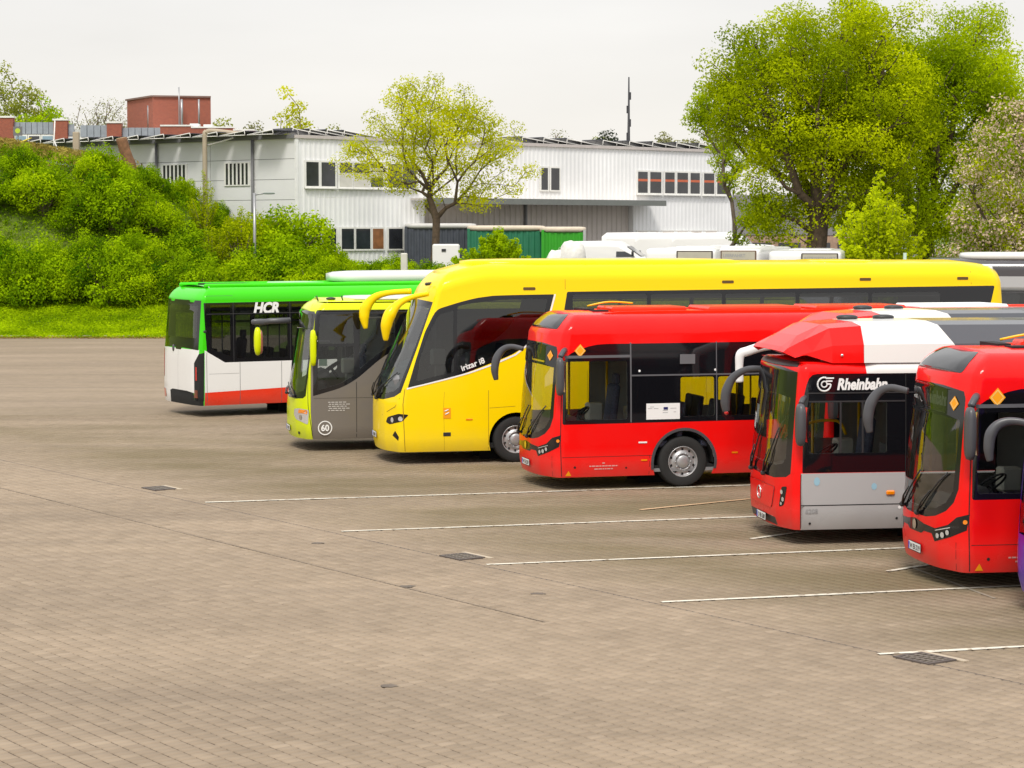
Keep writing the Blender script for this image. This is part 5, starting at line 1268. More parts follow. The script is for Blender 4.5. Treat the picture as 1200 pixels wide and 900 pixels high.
# shrubs on the mound: a few prototypes, copied
def shrub_proto(seed, lm, n=11000, ls=.085):
    rng = np.random.default_rng(seed); rnd = random.Random(seed); C = []
    for i in range(60):
        d = np.array([rnd.gauss(0, 1), rnd.gauss(0, 1), abs(rnd.gauss(0, 1))]); d /= np.linalg.norm(d); C.append(d*rnd.uniform(.35, 1.1)**.6*np.array([1.0, 1.0, 1.25])+np.array([0, 0, .15]))
    C = np.array(C); tint = .5+rng.normal(0, .26, len(C)); V, F, T = leaf_arrays(C, n//60, .225, ls, rng, tint, 1.0); fm = quads_mesh('foliage', V, F, [lm], T)
    mb = MB()
    for c in C[:24]: mb.tube([(0, 0, -.2), tuple(c*.5+np.array([0, 0, .05])), tuple(c)], [.05, .03, .012], n=4, caps=False)
    return fm, mb.mesh('stem', [BARKG])
PR = [shrub_proto(s_, LEAF['shrub'] if s_ % 3 else LEAF['fresh']) for s_ in (101, 102, 103, 104, 105)]
PRO = shrub_proto(120, LEAF['olive'], 6000, .08)
rnd = random.Random(77); SH = []
for x in np.arange(-28.5, -4.2, 1.75):     # lower front row
    SH.append((x+rnd.uniform(-.4, .4), 106.6+rnd.uniform(-.7, .7), rnd.uniform(1.35, 1.9) if x < -10 else rnd.uniform(.9, 1.1)))
for x in np.arange(-28.0, -6.0, 2.0): SH.append((x+rnd.uniform(-.5, .5), 111.8+rnd.uniform(-.8, .8), rnd.uniform(1.3, 1.9) if x < -11 else rnd.uniform(.7, 1.0)))
for x in np.arange(-27.5, -6.0, 2.3): SH.append((x+rnd.uniform(-.5, .5), 115+rnd.uniform(-.8, .8), rnd.uniform(.9, 1.35) if x < -15 else rnd.uniform(1.0, 1.4) if x < -11 else rnd.uniform(.6, .8)))
for x in np.arange(-19.5, -12, 2.0): SH.append((x, 118.4, rnd.uniform(.7, .9)))
for x in np.arange(-27.6, -13, 2.4): SH.append((x+rnd.uniform(-.4, .4), 109.2, rnd.uniform(1.2, 1.6)))
SH += [(-11.4, 112.5, 2.3), (-12.4, 113.5, 1.6), (-10.0, 111, 1.35), (-8.3, 110, .9), (-6.4, 106, 1.0), (-5.2, 103.5, .9), (-7.5, 104, 1.5), (-9.5, 105.5, 1.6), (-3.6, 100, 1.0), (-12, 106, 1.4), (-10.8, 103.5, 1.2)]
SH = [q for q in SH if not (q[0] < -20 and q[1] > 114.6)]
ORD = 'first second third fourth fifth sixth seventh eighth ninth tenth eleventh twelfth thirteenth fourteenth fifteenth sixteenth seventeenth eighteenth nineteenth twentieth'.split()
def rowof(x, y, ol): return 'thin' if ol else 'low' if y < 107.4 and x > -12.9 else 'foot' if y < 110 else 'flank' if y < 113.3 else 'top'
ROWS = {}
for x, y, s_ in SH: ROWS.setdefault(rowof(x, y, -14.8 < x < -12.2 and y > 110), []).append(x)
DESC = dict(thin='thin yellowish shrub among the greener ones on the mound, %s from the left', low='small green bush in front of the right end of the mound, %s from the left', foot='green shrub in the row at the foot of the mound, %s from the left', flank='green shrub halfway up the mound, %s from the left', top='green shrub near the crest of the mound, %s from the left')
for i, (x, y, s_) in enumerate(SH):
    olive = (-14.8 < x < -12.2 and y > 110); fm, sm = PRO if olive else PR[i % len(PR)]
    t = empty('shrub', (x, y, terrain(x, y)-.1), rnd.uniform(0, 6)); t.scale = (s_, s_, s_*rnd.uniform(.85, 1.1))
    rw = rowof(x, y, olive); tag(t, DESC[rw] % ORD[sorted(ROWS[rw]).index(x)], 'shrub', 'shrubs growing on the grassy mound')
    link('foliage', fm, t); link('stem', sm, t)
# ground cover, dry grass, short grass
def cover(name, n, xr, yr, lm, size, h, seed, label, dens=None, kind='stuff', up=.0):
    rng = np.random.default_rng(seed); x = rng.uniform(*xr, n); y = rng.uniform(*yr, n)
    z = np.array([terrain(a, b) for a, b in zip(x, y)])+rng.uniform(0, h, n)
    keep = np.ones(n, bool) if dens is None else np.array([dens(a, b, rng.random()) for a, b in zip(x, y)])
    C = np.stack([x, y, z], 1)[keep]; tint = np.array([.5+.8*mnoise.noise(Vector((a*.7, b*.7, 0))) for a, b in C[:, :2]])
    V, F, T = leaf_arrays(C, 1, .03, size, rng, tint, 1, -up, .4); o = link(name, quads_mesh(name, V, F, [lm], T), None); o['kind'] = kind; return o
cover('ground_cover', 90000, (-44, -5.5), (106.5, 121), LEAF['shrub'], .20, .45, 5, '')
cover('dry_grass', 30000, (-44, -19), (113.5, 121.5), LEAF['dry'], .20, .75, 6, '', lambda a, b, r: r < smooth((b-114)/4)*smooth((-19-a)/4)+.03, up=.8)
cover('grass', 120000, (-44, -13), (99.7, 108.2), LEAF['fresh'], .16, .10, 7, '', up=.5)
cover('grass_fringe', 8000, (-44, -13), (99.25, 100.2), LEAF['dry'], .10, .05, 8, '', up=.5)
# far trees above the roofs
def far_tree(px, ytop, Y, w_, lm, seed, label, h=None, bare=False, zb=4.5):
    X = (px-600)/2600*Y; ztop = 4.83+(270-ytop)*Y/2600; H_ = ztop-zb; W2 = w_*Y/2600/2
    t = make_tree('distant_tree', (X, Y, zb), H_*.3, .16+H_*.012, [(0, 0, H_*.64, W2, W2, H_*.36), (W2*.3, 0, H_*.5, W2*.8, W2*.8, H_*.3)], 70 if not bare else 110, lm, (90 if not bare else 30), .22 if not bare else .15, .55, BARKG, seed, .9, .025 if not bare else .03, shell=.5, expo=2.1)
    return tag(t, label, 'tree')
far_tree(8, 72, 175, 75, LEAF['distant'], 201, 'tallest far tree at the left edge, open crown above the brick hall')
far_tree(40, 90, 172, 50, LEAF['distant'], 202, 'open far tree second from the left edge, above the brick hall')
far_tree(52, 112, 165, 62, LEAF['fresh'], 203, 'low round green far tree behind the brick hall at the left')
far_tree(97, 112, 185, 44, LEAF['grey'], 204, 'greyish nearly bare far tree left of the brick tower block, first of three', bare=True)
far_tree(122, 110, 186, 40, LEAF['grey'], 205, 'greyish nearly bare far tree left of the brick tower block, middle of three', bare=True)
far_tree(146, 112, 184, 38, LEAF['grey'], 206, 'greyish nearly bare far tree touching the brick tower block', bare=True)
far_tree(340, 110, 160, 50, LEAF['spring'], 207, 'yellow-green far tree rising above the left end of the white hall')
far_tree(262, 138, 175, 40, LEAF['distant'], 208, 'low far tree just right of the brick tower block')
far_tree(290, 135, 178, 44, LEAF['grey'], 209, 'low greyish far tree between the brick tower and the yellow-green one')
far_tree(390, 138, 172, 40, LEAF['distant'], 210, 'low far tree partly hidden by the street tree crown')
far_tree(655, 148, 190, 26, LEAF['grey'], 211, 'small bare far tree above the hall roof, right of the street tree', bare=True)
far_tree(714, 154, 185, 22, LEAF['conifer'], 212, 'small dark conifer above the hall roof beside the mast', zb=7)
far_tree(700, 160, 190, 30, LEAF['distant'], 213, 'low green far tree left of the dark conifer above the roof', zb=6)
far_tree(778, 160, 190, 26, LEAF['grey'], 214, 'pale far tree above the hall roof right of the mast', zb=6)
far_tree(812, 160, 188, 34, LEAF['grey'], 215, 'wider pale far tree above the right end of the hall roof', zb=6)
far_tree(840, 152, 186, 40, LEAF['grey'], 216, 'greyish far tree between the hall roof and the biggest tree', zb=6)
far_tree(1175, 40, 108, 60, LEAF['green'], 217, 'slender green tree top behind the blossom at the right edge', zb=3)

# ================================================================== white industrial hall
hall = empty('industrial_hall', (-11.16, 115, 2.2)); tag(hall, 'long white two-storey industrial hall with ribbon windows and solar panels on its flat roof', 'building')
DR = Vector((.7446, .6675, 0)); DL = Vector((-.7662, .6426, 0)); NR = Vector((.6675, -.7446, 0)); NL = Vector((-.6426, -.7662, 0))
ZB, ZT = 0.0, 7.38
white_clad = mat('white_cladding', (.83, .83, .84), .5, var=.06, vscale=.5); grey_clad = mat('pale_grey_panel', (.72, .72, .73), .6, var=.03, vscale=.6)
beige_clad = mat('greige_cladding', (.52, .47, .44), .6, var=.06, vscale=.8); fascia = mat('grey_fascia', (.16, .16, .17), .6); frame_w = mat('window_frame_white', (.78, .77, .74), .5)
pane_dark = mat('window_glass_dark', (.03, .032, .038), .08, spec=.8, var=.3, vscale=1.5); pane_blind = mat('window_blind', (.62, .60, .55), .6); pane_brown = mat('window_brown_curtain', (.26, .11, .04), .5, var=.3, vscale=3)
def corrugated(name, r0, r1, z0, z1, m, depth=0.0, pitch=.32, rib=.024, D=DR, N=NR, parent=hall):
    vs = []; fs = []; r = r0; prof = []
    while r < r1-.01:
        for dr, h in ((0, 0), (pitch*.40, 0), (pitch*.55, rib), (pitch*.85, rib)): prof.append((min(r+dr, r1), h))
        r += pitch
    prof.append((r1, 0))
    for rr, h in prof:
        p = D*rr+N*(h-depth); vs += [(p.x, p.y, z0), (p.x, p.y, z1)]
    fs = [(2*i, 2*i+2, 2*i+3, 2*i+1) for i in range(len(prof)-1)]
    mb = MB(); mb.add(vs, fs); return mb.build(name, m, parent)
def rbox(name, r0, r1, d0, d1, z0, z1, m, D=DR, N=NR, parent=hall, mb=None, mi=0):
    """box spanning r0..r1 along the facade, d0..d1 outwards"""
    P = [D*r+N*d for r in (r0, r1) for d in (d0, d1)]; vs = [(p.x, p.y, z) for p in P for z in (z0, z1)]
    fs = [(0, 1, 3, 2), (4, 6, 7, 5), (0, 4, 5, 1), (2, 3, 7, 6), (0, 2, 6, 4), (1, 5, 7, 3)]
    if mb is None: mb = MB(); mb.add(vs, fs, mi); return mb.build(name, m, parent)
    mb.add(vs, fs, mi)
corrugated('cladding', 0, 33.2, 4.35, ZT, white_clad); corrugated('cladding', 0, 8.6, 0, 4.345, white_clad); corrugated('cladding', 24.6, 33.2, 0, 4.345, white_clad)
corrugated('cladding', 8.6, 24.6, 0, 4.2, beige_clad, .40, .40, .06)
rbox('recess_soffit', 8.6, 24.6, -.5, -.0, 4.2, 4.34, fascia); rbox('recess_cheek', 24.59, 24.64, -.4, .0, 0, 4.2, white_clad); rbox('recess_cheek', 8.56, 8.61, -.4, .0, 0, 4.2, white_clad)
rbox('canopy', 7.6, 25.8, .06, 1.5, 4.28, 4.36, mat('canopy_top', (.55, .50, .45), .6)); rbox('canopy_fascia', 7.6, 25.8, 1.5, 1.56, 4.06, 4.38, mat('canopy_dark', (.16, .17, .16), .5))
rbox('roof_edge', -.1, 33.3, -.1, .14, ZT, ZT+.16, mat('roof_edge_pinkish', (.52, .47, .45), .5)); rbox('corner_trim', -.06, .10, -.02, .10, 0, ZT, mat('corner_white', (.8, .8, .8), .5))
rbox('gutter_pipe', 16.2, 16.32, -.33, -.18, 0, 4.2, fascia)
def pxr(px, d=DR):
    r = (px-600)/2600; return (-11.16-r*115)/(r*d.y-d.x)
def window(px0, px1, z0, z1, fill=None, shelf=None):
    r0, r1 = pxr(px0), pxr(px1); w_ = rbox('window', r0-.10, r1+.10, .045, .10, z0-.09, z1+.09, frame_w)
    g = rbox('pane', r0, r1, .101, .106, z0, z1, fill or pane_dark, parent=w_)
    if shelf: rbox('shelf_seen_through_pane', r0, r1, .107, .110, z0+.55*(z1-z0), z0+.66*(z1-z0), mat('orange_shelf', (.55, .13, .06), .6), parent=w_)
    return w_
U0, U1 = 4.93, 6.17
for i, (a, b) in enumerate(((358.7, 373), (376.4, 392.4), (397.8, 412), (414.7, 431.6), (434, 448.4), (454, 470), (471.5, 486.5))):
    w_ = window(a, b, U0, U1)
    if i in (2, 3, 4):
        r0, r1 = pxr(a), pxr(b); rbox('lowered_blind', r0, r1, .107, .112, (U0 if i != 4 else U0+.5), U0+(.72 if i != 4 else 1.0), pane_blind, parent=w_)
for a, b in ((633, 640.5), (644.4, 654)): window(a, b, U0, U1)
for a, b in ((745.8, 757), (760, 772.8), (777.4, 788.4), (791.6, 804), (807, 817.8), (822.8, 834.7), (838.2, 849)): window(a, b, U0-.08, U1-.08, None, True)
for k, (a, b) in enumerate(((370, 375), (378, 393), (399.6, 413.8), (416.4, 433), (436, 448.4), (454.7, 470.7))): window(a, b, 1.65, 2.72, pane_brown if k in (4,) else None)
for a, b in ((745.8, 757), (760, 769), (775, 788), (792, 804), (808, 820), (825, 838)): window(a, b, 1.45, 2.55, pane_brown)
for z in (4.86-.05, 4.80): pass
rbox('window_sill', pxr(357), pxr(488), .10, .20, U0-.14, U0-.09, frame_w); rbox('window_sill', pxr(744), pxr(851), .10, .20, U0-.22, U0-.17, frame_w)
# left face: flat panels in bays between downpipes
bays = [pxr(347, DL), pxr(299, DL), pxr(248, DL), pxr(187, DL), pxr(150, DL), pxr(100, DL), pxr(40, DL)]
for i in range(len(bays)-1):
    r0, r1 = bays[i]+.02, bays[i+1]-.02; nz_ = 7
    for k in range(nz_): rbox('wall_panel', r0, r1, -.08+(.004 if (i+k) % 2 else 0), 0, k*(ZT/nz_)+.012, (k+1)*(ZT/nz_)-.012, grey_clad, DL, NL)
rbox('wall_core', .02, 24.5, -.3, -.085, 0, ZT, fascia, DL, NL)
rbox('roof_fascia', -.0, 24.6, -.08, .16, ZT-.02, ZT+.20, fascia, DL, NL)
def fpipe(px, name='downpipe', m=fascia):
    r = pxr(px, DL); p = DL*r+NL*.12; b = MB(); b.tube([(p.x, p.y, 0), (p.x, p.y, ZT)], .075, n=8); b.build(name, m, hall)
fpipe(299); fpipe(187)
for (a, b) in ((299.5-2, 266), (224, 193)):
    r0, r1 = pxr(a, DL)+.25, pxr(b, DL); w_ = rbox('window', r0-.08, r1+.08, .005, .06, 4.98, 6.22, frame_w, DL, NL); n = 6; s_ = (r1-r0)/n
    for k in range(n): rbox('pane', r0+k*s_+.07, r0+(k+1)*s_-.07, .061, .066, 5.04, 6.16, pane_dark, DL, NL, w_)
# roof slab
q = [Vector((0, 0)), DR.to_2d()*33.2, DR.to_2d()*33.2+DL.to_2d()*24.5, DL.to_2d()*24.5]
b = MB(); b.add([(p.x, p.y, ZT-.01) for p in q]+[(p.x, p.y, ZT-.31) for p in q], [(0, 1, 2, 3), (7, 6, 5, 4), (1, 5, 6, 2), (2, 6, 7, 3)]); b.build('roof', mat('roof_felt', (.22, .21, .20), .9), hall)
b = MB(); b.add([(q[1].x, q[1].y, 0), (q[2].x, q[2].y, 0), (q[2].x, q[2].y, ZT), (q[1].x, q[1].y, ZT)], [(0, 1, 2, 3)]); b.build('end_wall', grey_clad, hall)
# solar racks
solar = mat('solar_cell', (.02, .022, .04), .15, spec=.8); alu = M['trim']; palebar = mat('rack_bar_pale', (.72, .70, .66), .5)
def rack(r, D, N, w_=2.6, lbl='', hs=.62):
    t = empty('solar_rack', (0, 0, 0)); b = MB(); c = D*r-N*.6; base = Vector((-11.16, 115, 2.2+ZT+.16))
    t.location = base+c; ang = math.atan2(D.y, D.x); t.rotation_euler = (0, 0, ang)
    tag(t, lbl, 'solar panel', 'solar panels standing along the roof edge of the white hall')
    p = MB(); rot = Matrix.Rotation(R_(14)*hs, 3, 'Y'); p.box((w_/2-.05, .9, .30*hs), (w_*.98, 1.7, .035), 0, rot); p.build('solar_panel', solar, t)
    f = MB()
    for y in (0.0, 1.8):
        f.tube([(0, y, 0), (.05, y, .56*hs)], .025, 0, 4); f.tube([(.05, y, .57*hs), (w_-.05, y, .02)], .028, 0, 4); f.tube([(0, y, .02), (w_-.05, y, .02)], .025, 0, 4)
        f.tube([(w_*.4, y, .02), (w_*.4, y, .36*hs)], .018, 0, 4)
    f.build('rack_frame', palebar, t)
for i, px in enumerate((620, 645, 672, 714, 745, 772, 800, 826)): rack(pxr(px), DR, NR, 2.9, 'tilted solar panel on the hall roof right of the street tree, %s from left' % ORD[i])
for i, px in enumerate((352, 372, 392, 412)): rack(pxr(px), DR, NR, 2.6, 'tilted solar panel on the roof edge above the left hall windows, %s from the corner' % ORD[i])
for i in range(11): rack(.4+i*2.1, DL, NL, 2.0, 'low solar panel above the barred windows of the hall, %s from the corner' % ORD[i], .42)

# ================================================================== brick hall and tower block at the left
def brick_mat():
    m, n, l, p = nt('red_brick'); g = n.new("ShaderNodeTexCoord"); mp_ = n.new("ShaderNodeMapping"); l.new(g.outputs['Object'], mp_.inputs[0]); mp_.inputs['Rotation'].default_value = (PI/2, 0, 0)
    b = n.new("ShaderNodeTexBrick"); l.new(mp_.outputs[0], b.inputs[0]); b.inputs['Scale'].default_value = 4; b.inputs['Color1'].default_value = (.36, .085, .05, 1); b.inputs['Color2'].default_value = (.27, .06, .04, 1); b.inputs['Mortar'].default_value = (.30, .17, .12, 1); b.inputs['Mortar Size'].default_value = .025
    l.new(b.outputs[0], p.inputs['Base Color']); p.inputs['Roughness'].default_value = .9; return m
BR = brick_mat(); zinc = mat('blue_grey_sheet', (.30, .33, .38), .5, var=.1)
bh = empty('brick_hall', (-38, 150, 2.3)); tag(bh, 'long low brick hall with blue-grey sheet bands and white windows behind the mound', 'building')
def bx(name, x0, x1, y0, y1, z0, z1, m, parent): b = MB(); b.box(((x0+x1)/2, (y0+y1)/2, (z0+z1)/2), (x1-x0, y1-y0, z1-z0)); return b.build(name, m, parent)
def zpx(y, Y, zb): return 4.83+(270-y)*Y/2600-zb
def xpx(px, Y, x0): return (px-600)*Y/2600-x0
def ridge_y(px): return 140+px*.05
bx('wall', xpx(-60, 150, -38), xpx(200, 150, -38), .4, 12, 0, zpx(147, 150, 2.3)-.3, mat('pale_plaster', (.6, .6, .58), .8), bh)
for a, b in ((3, 19), (66, 82), (128, 145)):
    pr = bx('brick_pier', xpx(a, 150, -38), xpx(b, 150, -38), -.1, .5, 0, zpx(ridge_y(a)-1, 150, 2.3), BR, bh); bx('coping', xpx(a, 150, -38)-.06, xpx(b, 150, -38)+.06, -.16, .56, zpx(ridge_y(a)-1, 150, 2.3), zpx(ridge_y(a)-1, 150, 2.3)+.12, frame_w, pr)
for a, b in ((-40, 3), (19, 66), (82, 89), (96, 128), (145, 190)):
    z1 = zpx(ridge_y((a+b)/2)+2, 150, 2.3); z0 = z1-.78
    n = max(1, int((b-a)/6.5))
    for k in range(n):
        x0, x1 = xpx(a+(b-a)*k/n, 150, -38)+.02, xpx(a+(b-a)*(k+1)/n, 150, -38)-.02; bx('sheet_panel', x0, x1, .2+.01*(k % 2), .42, z0, z1, zinc, bh)
    n = max(1, int((b-a)/14))
    for k in range(n):
        x0, x1 = xpx(a+(b-a)*(k+.12)/n, 150, -38), xpx(a+(b-a)*(k+.88)/n, 150, -38); w_ = bx('window', x0-.12, x1+.12, .15, .41, z0-.85, z0-.05, frame_w, bh); bx('pane', x0, x1, .12, .149, z0-.75, z0-.15, mat('pane_pale_blue', (.25, .36, .45), .2) if k % 2 == 0 else pane_dark, w_)
tb = empty('brick_tower_block', (xpx(182, 162, 0), 162, 2.3)); tag(tb, 'square red brick block rising above the roofs at the left, with masts and pipes', 'building')
zt = zpx(115, 162, 2.3); b = MB(); xr = xpx(247, 162, 0)-xpx(182, 162, 0); xl = -2.75
b.add([(0, 0, 0), (xr, 1.0, 0), (xr-.95, 8, 0), (xl, 5, 0), (0, 0, zt), (xr, 1.0, zt), (xr-.95, 8, zt), (xl, 5, zt)], [(0, 1, 5, 4), (1, 2, 6, 5), (2, 3, 7, 6), (3, 0, 4, 7), (4, 5, 6, 7)]); b.build('brick_wall', BR, tb)
for p0, p1 in (((0, 0), (xr, 1.0)), ((xl, 5), (0, 0))):
    b = MB(); d = Vector((p1[0]-p0[0], p1[1]-p0[1], 0)); b.box(((p0[0]+p1[0])/2, (p0[1]+p1[1])/2, zt+.06), (d.length, .3, .12), 0, Matrix.Rotation(math.atan2(d.y, d.x), 3, 'Z')); b.build('coping', mat('coping_dark', (.20, .12, .10), .7), tb)
for px, y0, y1, r in ((213, 104, 150, .05), (216, 118, 150, .10), (174, 124, 150, .09), (236, 118, 150, .07)):
    x = xpx(px, 162, 0)-xpx(182, 162, 0); b = MB(); yy = -.3 if px > 182 else 1.0; b.tube([(x, yy, zpx(y1, 162, 2.3)), (x, yy, zpx(y0, 162, 2.3))], r, n=6); b.build('roof_pipe' if r > .06 else 'aerial', M['trim'], tb)
bb = empty('brick_annex', (xpx(190, 145, 0), 145, 2.3)); tag(bb, 'low red brick annex with a stepped parapet just behind the hall roof', 'building')
for a, b_, y in ((190, 226, 149), (226, 275, 151), (275, 300, 154)): 
    w_ = bx('brick_wall', xpx(a, 145, 0)-xpx(190, 145, 0), xpx(b_, 145, 0)-xpx(190, 145, 0)-.003, 0, 5, 0, zpx(y, 145, 2.3), BR, bb); bx('coping', xpx(a, 145, 0)-xpx(190, 145, 0), xpx(b_, 145, 0)-xpx(190, 145, 0)-.003, -.05, 5.05, zpx(y, 145, 2.3), zpx(y, 145, 2.3)+.1, frame_w, w_)
for px, y0 in ((222, 147), (238, 148)): bx('roof_unit', xpx(px, 145, 0)-xpx(190, 145, 0), xpx(px+10, 145, 0)-xpx(190, 145, 0), 1, 2, zpx(154, 145, 2.3), zpx(y0-2, 145, 2.3), M['white'], bb)
# building glimpsed right of the hall
rb = empty('grey_shed', (xpx(856, 150, 0), 150, 2.3)); tag(rb, 'grey corrugated shed with a brick plinth glimpsed between the hall and the biggest tree', 'building')
bx('sheet_wall', 0, 9, 0, 6, 2.2, 4.9, mat('grey_sheet', (.22, .21, .21), .6, var=.1), rb); bx('brick_plinth', 0, 9, .05, 6, 0, 2.19, mat('pale_brick', (.36, .24, .17), .9, var=.2, vscale=5), rb)
for i in range(4): w_ = bx('window', 1.2+2*i, 2.7+2*i, -.05, .05, .9, 1.7, pane_dark, rb)
# mast
mt = empty('radio_mast', (xpx(736, 150, 0), 150, 2.3)); tag(mt, 'thin dark radio mast rising above the hall roof', 'mast')
b = MB(); zt = zpx(92, 150, 2.3); b.tube([(0, 0, 0), (0, 0, zt*.55), (0, 0, zt)], [.16, .13, .05], n=6); b.build('pole', mat('mast_dark', (.03, .03, .035), .6), mt)
b = MB()
for k in range(5): b.box((.08*(-1)**k, 0, zt*.62+k*.9), (.14, .14, .5))
b.build('antenna_panels', MATS['mast_dark'], mt)
# lamp, stump, posts
lp = empty('street_lamp', (-12.56, 108.5, terrain(-12.56, 108.5)-.2)); tag(lp, 'slim grey lamp post with a short arm in front of the barred windows', 'street lamp')
b = MB(); z = 6.65-lp.location.z; b.tube([(0, 0, 0), (0, 0, z)], .07, n=8); b.tube([(0, 0, z-.1), (.5, 0, z-.02)], .035, n=6); b.build('pole', M['trim'], lp)
b = MB(); b.sell((.72, 0, z-.02), (.6, .2, .10), 3); b.build('lamp_head', mat('lamp_green_grey', (.20, .24, .22), .5), lp)
st = empty('tree_stump', (-20.55, 118.2, terrain(-20.6, 118)-.3)); tag(st, 'brown sawn-off tree stump leaning on top of the mound', 'tree stump')
b = MB(); b.tube(arcpts([(.45, 0, -.2), (.30, 0, .6), (.05, 0, 1.35), (-.15, 0, 2.05)], 4), [.33]*6+[.30]*7, n=10, smooth=True); b.build('trunk', mat('stump_bark', (.20, .10, .05), .95, var=.35, vscale=4, bump=.8, bscale=9), st)
b = MB(); b.tube([(-.16, 0, 2.04), (-.17, 0, 2.09)], .27, n=10); b.build('sawn_top', mat('sawn_wood', (.45, .33, .20), .8), st)
pf = empty('pipe_portal', (-16.2, 117.6, terrain(-16.2, 117.6)-.3)); tag(pf, 'beige pipe post with a bent top in front of the pale grey hall wall', 'pipe')
b = MB(); z = 10.05-pf.location.z; b.tube(arcpts([(0, 0, 0), (0, 0, z-.5), (.08, 0, z-.1), (.5, 0, z), (2.6, 0, z-.25)], 6), .13, n=8); b.build('pipe', mat('beige_pipe', (.40, .33, .24), .7), pf)
b = MB(); b.tube([(.1, .2, z-.75), (2.0, .2, z-.2)], .05, n=6); b.build('brace', palebar, pf)
pp = empty('marker_post', (xpx(92, 122, 0), 122, 8.0)); tag(pp, 'beige square post standing behind the mound in front of the brick hall', 'post'); b = MB(); b.box((0, 0, .8), (.34, .34, 2.8), 0, None, .03); b.build('post', MATS['beige_pipe'], pp)
wf = empty('leaning_poles', (xpx(67, 122, 0), 121.5, 8.6)); tag(wf, 'thin white leaning frame of poles on top of the mound', 'frame'); b = MB(); b.tube([(0, 0, 0), (.05, 0, 1.0), (.12, 0, 2.2)], .035, n=5); b.tube([(.02, 0, 1.2), (.6, 0, -.2)], .03, n=5); b.build('pole', frame_w, wf)
sg = empty('round_sign', (xpx(24, 121, 0), 121, 8.6)); tag(sg, 'dark board with a yellow-green disc on top of the mound at the left', 'sign'); b = MB(); b.box((0, 0, 1.6), (.48, .05, .5)); b.tube([(0, .04, 0), (0, .04, 1.4)], .03, n=5); b.build('board', fascia, sg)
b = MB(); b.lathe([(.14, -.035), (.001, -.035)], 16, 0, 'y', (0, 0, 1.62)); b.build('disc', mat('sign_lime', (.45, .6, .05), .5), sg)
ys_ = empty('yellow_tarp', (xpx(25, 120, 0), 120, 9.0)); tag(ys_, 'crumpled yellow sheet lying on the mound at the far left', 'tarpaulin'); b = MB(); b.tube(arcpts([(-.6, 0, .55), (-.2, 0, .40), (.1, 0, .55), (.7, 0, .80)], 4), [.05, .08, .1, .1, .12, .12, .1, .1, .1, .1, .08, .06, .03], n=6, flat=.5); b.build('sheet', mat('yellow_plastic', (.75, .6, .02), .5), ys_)

# ================================================================== yard: containers, vans, parked buses
def container(x, y, w_, l_, h, rz, body, roofm, label, txt=None):
    z0 = terrain(x, y); t = empty('container', (x, y, z0), rz); tag(t, label, 'container')
    b = MB()
    def side(p0, p1):
        d = Vector((p1[0]-p0[0], p1[1]-p0[1])); L_ = d.length; d /= L_; n_ = Vector((d.y, -d.x)); prof = []; r = 0
        while r < L_-.01:
            for a, hh in ((0, 0), (.10, 0), (.15, -.035), (.25, -.035)): prof.append((min(r+a, L_), hh))
            r += .3
        prof.append((L_, 0)); vs = []
        for r_, hh in prof: q_ = Vector(p0)+d*r_+n_*hh; vs += [(q_.x, q_.y, .12), (q_.x, q_.y, h-.12)]
        b.add(vs, [(2*i, 2*i+2, 2*i+3, 2*i+1) for i in range(len(prof)-1)])
    side((-w_/2, 0), (w_/2, 0)); side((w_/2, 0), (w_/2, l_)); side((w_/2, l_), (-w_/2, l_)); side((-w_/2, l_), (-w_/2, 0)); b.build('side_wall', body, t)
    for x_ in (-w_/2, w_/2):
        for y_ in (0, l_): b = MB(); b.box((x_, y_, h/2), (.14, .14, h), 0, None, .01); b.build('corner_post', body if x_ < 0 else mat('corner_grey', (.4, .42, .4), .6), t)
    b = MB(); b.sell((0, l_/2, h+.02), (w_+.25, l_+.25, .30), 7, 0, 20); b.build('roof_cover', roofm, t)
    if txt: text(t, 'container_number', txt, .42, (-.28, -.02, h*.55), RN, mat('faded_number', (.30, .52, .25), .6), 0, .004, .001)
    return t
beige_roof = mat('pale_beige_tarp', (.62, .53, .42), .7, var=.1)
container(2.60, 112, 2.1, 6, 2.55, 0, mat('container_green', (.03, .33, .012), .5, var=.08), beige_roof, 'green container with faded white digits under a beige roof cover', '84')
container(-.30, 115.5, 3.9, 5, 2.62, 0, mat('container_green_shaded', (.02, .17, .09), .5, var=.1), beige_roof, 'left part of the green container under a beige roof cover, shade painted as darker teal-green')  # left part of the green container, its shade put into a darker body colour
container(-3.85, 118.5, 3.6, 4, 2.72, 0, mat('container_blue_grey', (.055, .062, .08), .5, var=.15), mat('grey_white_roof', (.55, .54, .52), .6), 'dark blue-grey container behind the street tree trunk')
wb = empty('white_cabinet', (-3.05, 103, terrain(-3.05, 103))); tag(wb, 'white box cabinet beside the street tree trunk', 'cabinet'); b = MB(); b.box((0, 0, .95), (1.25, .8, 1.9), 0, None, .06); b.build('cabinet_body', M['white'], wb); b = MB(); b.box((-.1, -.42, 1.62), (.2, .04, .12)); b.build('handle', M['blackp'], wb)
ps = empty('stone_post', (-4.9, 101, terrain(-4.9, 101))); tag(ps, 'short pale stone post left of the white cabinet', 'post'); b = MB(); b.box((0, 0, .75), (.30, .30, 1.5), 0, None, .04); b.build('post', mat('pale_stone', (.6, .58, .52), .8), ps)
